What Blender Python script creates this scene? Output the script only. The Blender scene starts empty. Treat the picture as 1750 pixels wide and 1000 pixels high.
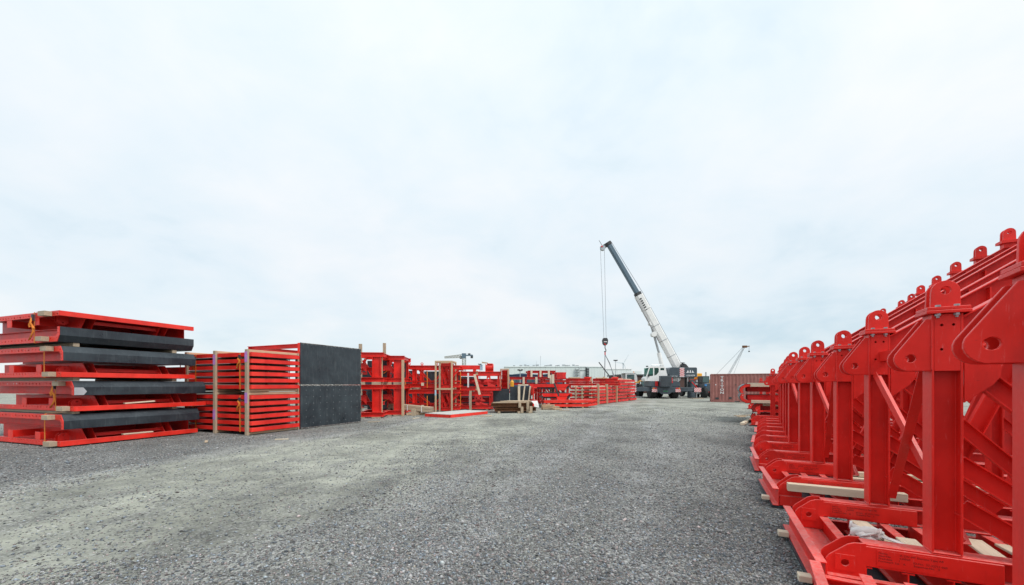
import bpy, bmesh, math, random
import numpy as np
from mathutils import Vector, Matrix
from mathutils.geometry import tessellate_polygon
rnd = random.Random(7)
R = math.radians
scene = bpy.context.scene
COL = scene.collection
# ------------------------------------------------------------------ camera
FPX, HOR, CAMH = 680.0, 657.0, 1.6           # focal length in px of a 1750 px wide picture, horizon row, eye height
cam_d = bpy.data.cameras.new('camera'); cam = bpy.data.objects.new('camera', cam_d); COL.objects.link(cam)
cam.location = (0, 0, CAMH); cam.rotation_euler = (R(90), 0, 0)
cam_d.sensor_width = 36; cam_d.lens = 36*FPX/1750; cam_d.shift_y = (HOR-500)/1750
cam_d.clip_start = .05; cam_d.clip_end = 6000
scene.camera = cam
# ------------------------------------------------------------------ light
SUN_EL, SUN_AZ = 54, 132                      # azimuth clockwise from +Y
sun_d = bpy.data.lights.new('sun', 'SUN'); sun = bpy.data.objects.new('sun', sun_d); COL.objects.link(sun)
sun_d.energy = 1.5; sun_d.angle = R(22); sun_d.color = (1, .96, .9)
_sd = Vector((math.sin(R(SUN_AZ))*math.cos(R(SUN_EL)), math.cos(R(SUN_AZ))*math.cos(R(SUN_EL)), math.sin(R(SUN_EL))))
sun.rotation_euler = _sd.to_track_quat('Z', 'Y').to_euler()
world = bpy.data.worlds.new('World'); scene.world = world; world.use_nodes = True
nt = world.node_tree; nt.nodes.clear(); N = nt.nodes.new; L = nt.links.new
out = N('ShaderNodeOutputWorld'); sky = N('ShaderNodeTexSky'); sky.sky_type = 'NISHITA'; sky.sun_disc = False
sky.sun_elevation = R(SUN_EL); sky.sun_rotation = R(SUN_AZ)
bg1 = N('ShaderNodeBackground'); bg1.inputs[1].default_value = .1; L(sky.outputs[0], bg1.inputs[0])
tc = N('ShaderNodeTexCoord'); sep = N('ShaderNodeSeparateXYZ'); L(tc.outputs['Generated'], sep.inputs[0])
def wmath(op, a, b=None):
    n = N('ShaderNodeMath'); n.operation = op
    for i, s in enumerate((a, b)):
        if s is None: continue
        if isinstance(s, (int, float)): n.inputs[i].default_value = s
        else: L(s, n.inputs[i])
    return n.outputs[0]
zz = wmath('ADD', wmath('MAXIMUM', sep.outputs[2], 0.0), .30)
comb = N('ShaderNodeCombineXYZ'); L(wmath('DIVIDE', sep.outputs[0], zz), comb.inputs[0]); L(wmath('DIVIDE', sep.outputs[1], zz), comb.inputs[1])
comb.inputs[2].default_value = 3.7
def wnoise(scale, detail, rough, dist):
    n = N('ShaderNodeTexNoise'); L(comb.outputs[0], n.inputs['Vector'])
    n.inputs['Scale'].default_value = scale; n.inputs['Detail'].default_value = detail
    n.inputs['Roughness'].default_value = rough; n.inputs['Distortion'].default_value = dist
    return n.outputs[0]
big = wnoise(.8, 5, .52, .25); fine = wnoise(2.8, 7, .58, .3)
cl = wmath('ADD', wmath('MULTIPLY', big, .66), wmath('MULTIPLY', fine, .34))
ramp = N('ShaderNodeValToRGB'); L(cl, ramp.inputs[0])
els = ramp.color_ramp.elements
els[0].position = .34; els[0].color = (.42, .52, .58, 1)
els[1].position = .62; els[1].color = (.63, .645, .655, 1)
e = els.new(.47); e.color = (.545, .605, .64, 1)
bg2 = N('ShaderNodeBackground'); L(wmath('ADD', wmath('MULTIPLY', wmath('MAXIMUM', sep.outputs[2], 0.0), .3), .86), bg2.inputs[1]); L(ramp.outputs[0], bg2.inputs[0])   # an overcast sky is brightest overhead
mix = N('ShaderNodeMixShader'); mix.inputs[0].default_value = .9
L(bg1.outputs[0], mix.inputs[1]); L(bg2.outputs[0], mix.inputs[2]); L(mix.outputs[0], out.inputs[0])
vs = scene.view_settings
vs.view_transform = 'Standard'; vs.look = 'None'; vs.gamma = 1; vs.exposure = .72; vs.use_curve_mapping = False
scene.render.engine = 'CYCLES'
scene.cycles.max_bounces = 5; scene.cycles.diffuse_bounces = 2; scene.cycles.glossy_bounces = 2; scene.cycles.transmission_bounces = 3

# ------------------------------------------------------------------ pixel helpers (a pixel gives only a direction)
def gp(px, py, z=0.0):
    d = (CAMH-z)*FPX/(py-HOR); return ((px-875)/FPX*d, d)
def X(px, d): return (px-875)/FPX*d
def Z(py, d): return CAMH+(HOR-py)*d/FPX

# ------------------------------------------------------------------ materials
MATS = {}
def mat(name, build):
    if name not in MATS:
        m = bpy.data.materials.new(name); m.use_nodes = True
        n = m.node_tree; b = n.nodes['Principled BSDF']; build(n, b); MATS[name] = m
    return MATS[name]
def nd(n, t, **kw):
    o = n.nodes.new(t)
    for k, v in kw.items():
        if k in o.inputs: 
            if hasattr(v, 'is_linked') or isinstance(v, bpy.types.NodeSocket): n.links.new(v, o.inputs[k])
            else: o.inputs[k].default_value = v
        else: setattr(o, k, v)
    return o
def noise(n, vec, scale, detail=4, rough=.55, dist=0):
    o = nd(n, 'ShaderNodeTexNoise', Scale=scale, Detail=detail, Roughness=rough, Distortion=dist)
    if vec is not None: n.links.new(vec, o.inputs['Vector'])
    return o.outputs[0]
def mapv(n, vec, scale=(1, 1, 1), rot=(0, 0, 0)):
    o = nd(n, 'ShaderNodeMapping'); o.inputs['Scale'].default_value = scale; o.inputs['Rotation'].default_value = rot
    n.links.new(vec, o.inputs['Vector']); return o.outputs[0]
def ramp_(n, fac, *stops):
    o = nd(n, 'ShaderNodeValToRGB'); n.links.new(fac, o.inputs[0]); e = o.color_ramp.elements
    while len(e) < len(stops): e.new(.5)
    for i, (p, c) in enumerate(stops):
        e[i].position = p; e[i].color = (c[0], c[1], c[2], 1) if not isinstance(c, (int, float)) else (c, c, c, 1)
    return o.outputs[0]
def mixc(n, fac, a, b, mode='MIX'):
    o = nd(n, 'ShaderNodeMix', data_type='RGBA', blend_type=mode)
    for s, i in ((fac, 0), (a, 6), (b, 7)):
        if isinstance(s, (int, float)): o.inputs[i].default_value = s
        elif isinstance(s, tuple): o.inputs[i].default_value = (s[0], s[1], s[2], 1)
        else: n.links.new(s, o.inputs[i])
    return o.outputs[2]
def mth(n, op, a, b=0.0, clamp=False):
    o = nd(n, 'ShaderNodeMath', operation=op); o.use_clamp = clamp
    for i, s in enumerate((a, b)):
        if isinstance(s, (int, float)): o.inputs[i].default_value = s
        else: n.links.new(s, o.inputs[i])
    return o.outputs[0]
def bump(n, b, h, strength=.3, dist=.01):
    o = nd(n, 'ShaderNodeBump', Strength=strength, Distance=dist); n.links.new(h, o.inputs['Height']); n.links.new(o.outputs[0], b.inputs['Normal'])
def tco(n, which='Object'): return nd(n, 'ShaderNodeTexCoord').outputs[which]
def rand_obj(n): return nd(n, 'ShaderNodeObjectInfo').outputs['Random']
def geo(n, which): return nd(n, 'ShaderNodeNewGeometry').outputs[which]

def paint(name, col, rough=.42, dust=.5, var=.2, chip=None, dustcol=(.60, .44, .40), spec=.5):
    """painted steel: slight tone drift, dust lying on upward faces, scuffs"""
    def f(n, b):
        pos = geo(n, 'Position')
        big = noise(n, pos, 2.3, 5); sm = noise(n, pos, 38, 4, .65)
        dark = tuple(c*(1-var) for c in col); lite = tuple(min(1, c*(1+var*.7)+.006) for c in col)
        c = mixc(n, ramp_(n, big, (.3, 0), (.7, 1)), dark, lite)
        nz = nd(n, 'ShaderNodeSeparateXYZ'); n.links.new(geo(n, 'Normal'), nz.inputs[0])
        up = mth(n, 'POWER', mth(n, 'MAXIMUM', nz.outputs[2], 0.0), 3.0)
        d = mth(n, 'MULTIPLY', up, mth(n, 'MULTIPLY', ramp_(n, sm, (.35, .25), (.7, 1)), dust))
        c = mixc(n, d, c, dustcol)
        sc = noise(n, mapv(n, pos, (3, 3, 14)), 6, 6, .7)
        c = mixc(n, ramp_(n, sc, (.66, 0), (.72, .6)), c, chip or tuple(x*.35+.02 for x in col))
        s2 = noise(n, mapv(n, pos, (22, 22, 2.5), (.5, .3, .2)), 2.4, 5, .72)
        c = mixc(n, ramp_(n, s2, (.61, 0), (.69, .42)), c, tuple(min(1, x*.8+.16) for x in col))
        gr = noise(n, mapv(n, pos, (5, 5, 1.2)), 1.3, 6, .7)
        c = mixc(n, ramp_(n, gr, (.52, 0), (.78, .4)), c, tuple(x*.42+.012 for x in col))
        n.links.new(c, b.inputs['Base Color'])
        n.links.new(ramp_(n, mth(n, 'ADD', mth(n, 'MULTIPLY', big, .5), mth(n, 'MULTIPLY', sm, .5)), (.3, rough-.1), (.7, rough+.13)), b.inputs['Roughness'])
        b.inputs['Specular IOR Level'].default_value = spec
        bump(n, b, sm, .06, .004)
    return mat(name, f)
RED = paint('red_paint', (.76, .019, .011), spec=.42)
REDD = paint('red_paint_worn', (.66, .018, .014), .5, .4, .3)
REDO = paint('red_orange_paint', (.80, .028, .014), .42, .3)
DGREY = paint('dark_grey_paint', (.055, .075, .092), .4, .2, .2, (.02, .02, .02))
CWHITE = paint('crane_white_paint', (.80, .80, .78), .35, .05, .05, (.55, .54, .5))
CBOOM = paint('boom_grey_paint', (.10, .155, .20), .4, .1, .1)
GALV = paint('galvanised_steel', (.45, .47, .48), .35, .1, .2)
GALV.node_tree.nodes['Principled BSDF'].inputs['Metallic'].default_value = .7
YELLOW = paint('yellow_paint', (.75, .36, .02), .45)
BLUE = paint('blue_paint', (.05, .22, .5), .45)
def flat(name, col, rough=.6, **kw):
    def f(n, b):
        pos = geo(n, 'Position'); v = noise(n, pos, 9, 4)
        c = mixc(n, v, tuple(x*.8 for x in col), tuple(min(1, x*1.15) for x in col)); n.links.new(c, b.inputs['Base Color'])
        b.inputs['Roughness'].default_value = rough
        for k, val in kw.items(): b.inputs[k].default_value = val
    return mat(name, f)
STRAP = flat('orange_webbing', (.75, .22, .025), .8)
SLING = flat('white_webbing', (.72, .70, .68), .85)
PINK = flat('violet_tag_paint', (.50, .24, .58), .7)
LBLUE = flat('pale_blue_tag', (.42, .66, .80), .6)
RUBBER = flat('tyre_rubber', (.022, .022, .023), .85)
INK = flat('dark_ink', (.13, .012, .010), .7)
WTEXT = flat('white_lettering', (.8, .8, .8), .6)
ROPE = flat('steel_rope', (.30, .32, .34), .5)
STEELD = flat('dark_steel', (.045, .047, .05), .5)
TAILR = flat('lamp_red', (.6, .02, .02), .3)
TAILO = flat('lamp_orange', (.8, .25, .02), .3)
HIVIS = flat('orange_jacket', (.85, .20, .06), .8)
HIVISY = flat('yellow_jacket', (.85, .55, .03), .8)
SKIN = flat('skin', (.55, .33, .25), .6)
TROUS = flat('dark_trousers', (.03, .035, .05), .9)
WHELM = flat('white_helmet', (.8, .8, .8), .35)
def _glass(n, b):
    b.inputs['Base Color'].default_value = (.04, .09, .09, 1); b.inputs['Roughness'].default_value = .06; b.inputs['Specular IOR Level'].default_value = .9
GLASS = mat('tinted_glass', _glass)
def _ply(n, b):
    pos = geo(n, 'Position'); a = noise(n, pos, 1.7, 6, .65, .4); f = noise(n, pos, 22, 6, .7)
    c = mixc(n, ramp_(n, a, (.33, 0), (.68, 1)), (.013, .019, .026), (.036, .050, .060))
    st = noise(n, mapv(n, pos, (9, 9, 1.1)), 2.2, 6, .7)
    c = mixc(n, ramp_(n, st, (.52, 0), (.74, .6)), c, (.085, .10, .107))
    sp = noise(n, pos, 60, 3, .6); c = mixc(n, ramp_(n, sp, (.72, 0), (.76, .8)), c, (.24, .24, .23))
    n.links.new(c, b.inputs['Base Color']); n.links.new(ramp_(n, mth(n, 'ADD', mth(n, 'MULTIPLY', f, .4), mth(n, 'MULTIPLY', a, .6)), (.35, .24), (.65, .55)), b.inputs['Roughness']); bump(n, b, f, .1, .004)
PLY = mat('black_film_plywood', _ply)
def wood(name, c0, c1, c2, grey=0.0):
    def f(n, b):
        o = tco(n); r = rand_obj(n)
        off = nd(n, 'ShaderNodeVectorMath', operation='ADD'); n.links.new(o, off.inputs[0])
        cm = nd(n, 'ShaderNodeCombineXYZ')
        for i in range(3): n.links.new(mth(n, 'MULTIPLY', r, 17.0+i*5), cm.inputs[i])
        n.links.new(cm.outputs[0], off.inputs[1])
        g = noise(n, mapv(n, off.outputs[0], (1.4, 26, 26)), 1.6, 6, .65, .8); s = noise(n, mapv(n, off.outputs[0], (2, 5, 5)), 1.1, 4)
        kn = noise(n, mapv(n, off.outputs[0], (3.2, 10, 10)), 1.3, 2)
        c = mixc(n, ramp_(n, g, (.3, 0), (.72, 1)), c0, c1)
        c = mixc(n, ramp_(n, s, (.52, 0), (.78, .7)), c, c2)
        c = mixc(n, ramp_(n, kn, (.73, 0), (.78, .75)), c, tuple(x*.3 for x in c0))
        c = mixc(n, mth(n, 'MULTIPLY', r, .35), c, tuple(x*.55 for x in c1))
        n.links.new(c, b.inputs['Base Color']); b.inputs['Roughness'].default_value = .8; bump(n, b, g, .25, .004)
    return mat(name, f)
WOOD = wood('pine_timber', (.50, .34, .20), (.70, .53, .35), (.42, .31, .21))
WOODG = wood('weathered_timber', (.36, .275, .19), (.56, .45, .32), (.24, .19, .14))
WOODW = wood('pale_timber', (.66, .54, .39), (.80, .70, .54), (.52, .41, .28))
def _rust(n, b):
    p = geo(n, 'Position'); a = noise(n, p, 6, 6, .7); f = noise(n, p, 40, 5, .7)
    c = mixc(n, ramp_(n, a, (.3, 0), (.7, 1)), (.055, .028, .016), (.21, .085, .03)); n.links.new(c, b.inputs['Base Color'])
    b.inputs['Roughness'].default_value = .85; bump(n, b, f, .3, .005)
RUST = mat('rusty_steel', _rust)

# ------------------------------------------------------------------ mesh builder
class MB:
    def __init__(s): s.v = []; s.f = []
    def add(s, vs, fs):
        o = len(s.v); s.v += [tuple(p) for p in vs]; s.f += [[i+o for i in f] for f in fs]; return s
    def box(s, x0, x1, y0, y1, z0, z1):
        return s.add([(x0,y0,z0),(x1,y0,z0),(x1,y1,z0),(x0,y1,z0),(x0,y0,z1),(x1,y0,z1),(x1,y1,z1),(x0,y1,z1)],
                     [(0,3,2,1),(4,5,6,7),(0,1,5,4),(1,2,6,5),(2,3,7,6),(3,0,4,7)])
    def plate(s, outer, holes, axis, a0, a1):
        """flat plate: outline and holes in 2-D, thickness a0..a1 along axis ('x','y','z')"""
        def area(l): return sum(l[i][0]*l[(i+1) % len(l)][1]-l[(i+1) % len(l)][0]*l[i][1] for i in range(len(l)))
        loops = [list(outer) if area(outer) > 0 else list(outer)[::-1]] + [list(h) if area(h) < 0 else list(h)[::-1] for h in holes]
        def P(p, a): return {'x': (a, p[0], p[1]), 'y': (p[0], a, p[1]), 'z': (p[0], p[1], a)}[axis]
        flat = [p for l in loops for p in l]; n = len(flat)
        if holes: tris = [tuple(t) for t in tessellate_polygon([[Vector((p[0], p[1], 0)) for p in l] for l in loops])]
        else: tris = [tuple(range(n))]
        def tarea(t): return area([flat[i] for i in t])
        tris = [t if tarea(t) > 0 else t[::-1] for t in tris if len(t) > 3 or abs(tarea(t)) > 1e-12]
        vs = [P(p, a0) for p in flat]+[P(p, a1) for p in flat]
        sgn = {'x': 1, 'y': -1, 'z': 1}[axis]*(1 if a1 > a0 else -1)
        fs = []
        for t in tris:
            fs.append([i+n for i in t] if sgn > 0 else [i+n for i in t[::-1]])
            fs.append(list(t[::-1]) if sgn > 0 else list(t))
        o = 0
        for l in loops:
            m = len(l)
            for i in range(m):
                a, b = o+i, o+(i+1) % m
                fs.append([a, b, b+n, a+n] if sgn > 0 else [b, a, a+n, b+n])
            o += m
        return s.add(vs, fs)
    def sweep(s, sec, p0, p1, up=(0, 0, 1), e0=0.0, e1=0.0):
        p0, p1 = Vector(p0), Vector(p1); d = (p1-p0).normalized(); up = Vector(up)
        if abs(d.dot(up)) > .999: up = Vector((0, 1, 0))
        sd = d.cross(up).normalized(); uv = sd.cross(d); n = len(sec)
        p0 = p0-d*e0; p1 = p1+d*e1
        vs = [p0+sd*a+uv*b for a, b in sec]+[p1+sd*a+uv*b for a, b in sec]
        ar = sum(sec[i][0]*sec[(i+1) % n][1]-sec[(i+1) % n][0]*sec[i][1] for i in range(n))
        fs = [list(range(n)), list(range(2*n-1, n-1, -1))]+[[(i+1) % n, i, i+n, (i+1) % n+n] for i in range(n)]
        if ar < 0: fs = [f[::-1] for f in fs]
        # section axes (sd, uv) with d = uv x sd : flip so that normals face outwards
        return s.add(vs, [f[::-1] for f in fs] if False else fs)
    def bar(s, p0, p1, w, h, up=(0, 0, 1)):
        return s.sweep([(-w/2, -h/2), (w/2, -h/2), (w/2, h/2), (-w/2, h/2)], p0, p1, up)
    def ibeam(s, p0, p1, h, w, tf=.012, tw=.009, up=(0, 0, 1)):
        a, b, c = w/2, h/2, tw/2
        return s.sweep([(-a,-b),(a,-b),(a,-b+tf),(c,-b+tf),(c,b-tf),(a,b-tf),(a,b),(-a,b),(-a,b-tf),(-c,b-tf),(-c,-b+tf),(-a,-b+tf)], p0, p1, up)
    def chan(s, p0, p1, h, w, t=.01, up=(0, 0, 1), side=1):
        """channel: web on side -side*w/2, flanges pointing to +side"""
        a, b = w/2*side, h/2; ts = t*side
        return s.sweep([(-a,-b),(a,-b),(a,-b+t),(-a+ts,-b+t),(-a+ts,b-t),(a,b-t),(a,b),(-a,b)], p0, p1, up)
    def angle(s, p0, p1, w, t=.008, up=(0, 0, 1), side=1):
        a = w*side; ts = t*side
        return s.sweep([(0,0),(a,0),(a,t),(ts,t),(ts,w),(0,w)], p0, p1, up)
    def cyl(s, p0, p1, r, n=12, r2=None):
        p0, p1 = Vector(p0), Vector(p1); d = (p1-p0).normalized(); u = Vector((0, 0, 1)) if abs(d.z) < .9 else Vector((1, 0, 0))
        a = d.cross(u).normalized(); b = d.cross(a); r2 = r if r2 is None else r2
        vs = []
        for p, q in ((p0, r), (p1, r2)):
            vs += [p+(a*math.cos(2*math.pi*i/n)+b*math.sin(2*math.pi*i/n))*q for i in range(n)]
        return s.add(vs, [list(range(n))[::-1], list(range(n, 2*n))]+[[i, (i+1) % n, (i+1) % n+n, i+n] for i in range(n)])
    def tube(s, pts, r, n=6):
        for a, b in zip(pts[:-1], pts[1:]): s.cyl(a, b, r, n)
        return s
    def lathe(s, prof, n=20, axis='z', c=(0, 0, 0)):
        """profile of (radius, height)"""
        vs = []
        for r, h in prof:
            for i in range(n):
                a = 2*math.pi*i/n; p = (r*math.cos(a), r*math.sin(a), h)
                if axis == 'x': p = (p[2], p[0], p[1])
                elif axis == 'y': p = (p[0], p[2], p[1])
                vs.append((p[0]+c[0], p[1]+c[1], p[2]+c[2]))
        m = len(prof); fs = [[j*n+i, j*n+(i+1) % n, (j+1)*n+(i+1) % n, (j+1)*n+i] for j in range(m-1) for i in range(n)]
        fs += [list(range(n))[::-1], [(m-1)*n+i for i in range(n)]]
        return s.add(vs, fs)
    def ribbon(s, pts, w, t=.003, wdir=(1, 0, 0)):
        """a flat band of width w following pts"""
        wd = Vector(wdir).normalized()*(w/2); pts = [Vector(p) for p in pts]; n = len(pts); vs = []
        for i, p in enumerate(pts):
            d = (pts[min(i+1, n-1)]-pts[max(i-1, 0)]).normalized(); nn = d.cross(wd).normalized()*(t/2)
            vs += [p-wd-nn, p+wd-nn, p+wd+nn, p-wd+nn]
        fs = [[0, 1, 2, 3], [4*n-1, 4*n-2, 4*n-3, 4*n-4]]
        for i in range(n-1):
            for k in range(4): fs.append([4*i+k, 4*i+4+k, 4*i+4+(k+1) % 4, 4*i+(k+1) % 4])
        return s.add(vs, fs)
    def data(s, name, m, fix=True):
        me = bpy.data.meshes.new(name); me.from_pydata(s.v, [], s.f); me.materials.append(m)
        if fix:
            bm = bmesh.new(); bm.from_mesh(me); bmesh.ops.recalc_face_normals(bm, faces=bm.faces); bm.to_mesh(me); bm.free()
        return me
def circ(cx, cy, r, n=14): return [(cx+r*math.cos(2*math.pi*i/n), cy+r*math.sin(2*math.pi*i/n)) for i in range(n)]
CACHE = {}
def part(name, parent, m, build=None, key=None, loc=None, rot=None, bev=0.0, smooth=False):
    """one mesh object, a child of parent; key shares the mesh between alike parts"""
    if key is not None and key in CACHE: me = CACHE[key]
    else:
        if isinstance(build, MB): mb = build
        else: mb = MB(); build(mb)
        me = mb.data(name, m)
        if smooth:
            me.polygons.foreach_set('use_smooth', [True]*len(me.polygons))
        if key is not None: CACHE[key] = me
    o = bpy.data.objects.new(name, me); COL.objects.link(o); o.parent = parent
    if loc is not None: o.location = loc
    if rot is not None: o.rotation_euler = rot
    if bev:
        b = o.modifiers.new('bevel', 'BEVEL'); b.width = bev; b.segments = 1; b.limit_method = 'ANGLE'; b.angle_limit = R(40)
    return o
def tag(o, label, cat, group=None):
    o['label'] = label; o['category'] = cat
    if group: o['group'] = group
    return o
def thing(name, label, cat, loc=(0, 0, 0), rz=0.0, group=None):
    o = bpy.data.objects.new(name, None); COL.objects.link(o); o.location = loc if len(loc) == 3 else (loc[0], loc[1], 0); o.rotation_euler = (0, 0, rz)
    o.empty_display_size = .2
    return tag(o, label, cat, group)
def timber(name, parent, m, p0, p1, w, h, up=(0, 0, 1), bev=.004):
    """a sawn timber whose own x axis is its length, so that the grain follows it"""
    p0, p1 = Vector(p0), Vector(p1); d = (p1-p0); Ln = d.length; d.normalize(); up = Vector(up)
    if abs(d.dot(up)) > .99: up = Vector((0, 1, 0))
    y = up.cross(d).normalized(); z = d.cross(y)
    k = ('timber', m.name, round(Ln, 2), round(w, 3), round(h, 3))
    o = part(name, parent, m, lambda b: b.box(0, round(Ln, 2), -w/2, w/2, -h/2, h/2), k, bev=bev)
    M = Matrix((d, y, z)).transposed().to_4x4(); M.translation = p0
    o.matrix_basis = M
    return o
def text_part(name, parent, m, txt, size, M, key=None, align='LEFT', ext=.0, bold=0.0):
    key = key or ('text', txt, size, align)
    if key not in CACHE:
        c = bpy.data.curves.new('lettering', 'FONT'); c.body = txt; c.size = size; c.align_x = align; c.extrude = ext; c.resolution_u = 2; c.offset = bold
        t = bpy.data.objects.new('lettering', c); COL.objects.link(t)
        dg = bpy.context.evaluated_depsgraph_get(); me = bpy.data.meshes.new_from_object(t.evaluated_get(dg)); bpy.data.objects.remove(t)
        me.materials.clear(); me.materials.append(m); CACHE[key] = me
    o = bpy.data.objects.new(name, CACHE[key]); COL.objects.link(o); o.parent = parent; o.matrix_basis = M
    return o
def axes(x, y, loc):
    """matrix whose local x and y run along the two given directions"""
    x, y = Vector(x).normalized(), Vector(y).normalized(); M = Matrix((x, y, x.cross(y))).transposed().to_4x4(); M.translation = loc; return M

# ================================================================== the ground
def _ground(n, b):
    pos = geo(n, 'Position'); s = nd(n, 'ShaderNodeSeparateXYZ'); n.links.new(pos, s.inputs[0])
    # coordinate across the haul road, wobbling a little
    w = mth(n, 'SUBTRACT', s.outputs[0], mth(n, 'MULTIPLY', s.outputs[1], .366))
    wob = noise(n, mapv(n, pos, (.25, .12, 1)), 1.2, 4)
    w = mth(n, 'ADD', w, mth(n, 'MULTIPLY', mth(n, 'SUBTRACT', wob, .5), 3.2))
    lanes = mapv(n, pos, (1.3, .12, 1), (0, 0, R(-20)))
    ln = noise(n, lanes, 1.4, 5, .6); pat = noise(n, pos, .33, 6, .6, .6); mid = noise(n, pos, 2.2, 6, .65)
    # packed strip between w=-10 and -5
    pk = mth(n, 'MULTIPLY', ramp_(n, mth(n, 'DIVIDE', mth(n, 'ADD', w, 12.0), 20.0), (.04, 0), (.13, 1), (.33, 1), (.46, .35), (.62, .22)), 1.0)
    far = ramp_(n, mth(n, 'DIVIDE', s.outputs[1], 60.0), (.12, 0), (.42, 1))
    pk = mth(n, 'MAXIMUM', pk, mth(n, 'MULTIPLY', far, 1.0))
    pk = mth(n, 'MULTIPLY', pk, ramp_(n, mth(n, 'ADD', mth(n, 'MULTIPLY', ln, .5), mth(n, 'MULTIPLY', mid, .5)), (.34, .25), (.56, 1)), True)
    vor = nd(n, 'ShaderNodeTexVoronoi', Scale=34.0); n.links.new(pos, vor.inputs['Vector'])
    vor2 = nd(n, 'ShaderNodeTexVoronoi', Scale=85.0); n.links.new(pos, vor2.inputs['Vector'])
    hv = nd(n, 'ShaderNodeSeparateColor'); n.links.new(vor.outputs['Color'], hv.inputs[0])
    hv2 = nd(n, 'ShaderNodeSeparateColor'); n.links.new(vor2.outputs['Color'], hv2.inputs[0])
    st = ramp_(n, hv.outputs[0], (0, (.065, .068, .07)), (.35, (.18, .183, .18)), (.62, (.26, .25, .24)), (.82, (.40, .405, .40)), (1, (.62, .62, .60)))
    st2 = ramp_(n, hv2.outputs[0], (0, (.085, .088, .088)), (.5, (.235, .238, .232)), (1, (.52, .525, .51)))
    loose = mixc(n, .45, st, st2)
    gap = ramp_(n, vor.outputs['Distance'], (.35, 0), (.75, .75)); loose = mixc(n, gap, loose, (.035, .036, .038))
    fine = noise(n, pos, 130, 4, .7)
    pack = mixc(n, ramp_(n, mid, (.3, 0), (.7, 1)), (.30, .312, .262), (.43, .437, .365))
    pack = mixc(n, ramp_(n, fine, (.32, .55), (.55, 0)), pack, (.15, .155, .145))
    pack = mixc(n, ramp_(n, hv.outputs[1], (.82, 0), (.9, .7)), pack, st)
    c = mixc(n, pk, loose, pack)
    damp = ramp_(n, pat, (.36, .62), (.54, 1.0)); c = mixc(n, 1.0, c, damp, 'MULTIPLY')
    # pale freshly crushed ridges along the wheel tracks
    def ridge(w0, hw):
        return ramp_(n, mth(n, 'DIVIDE', mth(n, 'ABSOLUTE', mth(n, 'SUBTRACT', w, w0)), hw), (0, 1), (1, 0))
    rg = mth(n, 'MAXIMUM', mth(n, 'MAXIMUM', ridge(-3.5, .5), ridge(-2.2, .5)), mth(n, 'MAXIMUM', ridge(-10.2, .5), ridge(-.2, .5)))
    rg = mth(n, 'MULTIPLY', rg, mth(n, 'MULTIPLY', ramp_(n, mid, (.36, .1), (.58, 1.0)), ramp_(n, noise(n, pos, 24, 4, .7), (.42, .05), (.60, .6))))
    c = mixc(n, rg, c, mixc(n, hv.outputs[2], (.28, .285, .29), (.58, .59, .60)))
    n.links.new(c, b.inputs['Base Color']); b.inputs['Roughness'].default_value = .92; b.inputs['Specular IOR Level'].default_value = .25
    h = mth(n, 'ADD', mth(n, 'MULTIPLY', mth(n, 'SUBTRACT', 1.0, vor.outputs['Distance']), mth(n, 'SUBTRACT', 1.0, mth(n, 'MULTIPLY', pk, .7))), mth(n, 'MULTIPLY', fine, .5))
    h = mth(n, 'ADD', h, mth(n, 'MULTIPLY', ln, 1.5))
    bump(n, b, h, .7, .018)
GROUND = mat('gravel_ground', _ground)
gm = MB(); gm.add([(-2500, -400, 0), (2500, -400, 0), (2500, 4000, 0), (-2500, 4000, 0)], [(0, 1, 2, 3)])
g = part('ground', None, GROUND, gm); g['kind'] = 'structure'

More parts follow.
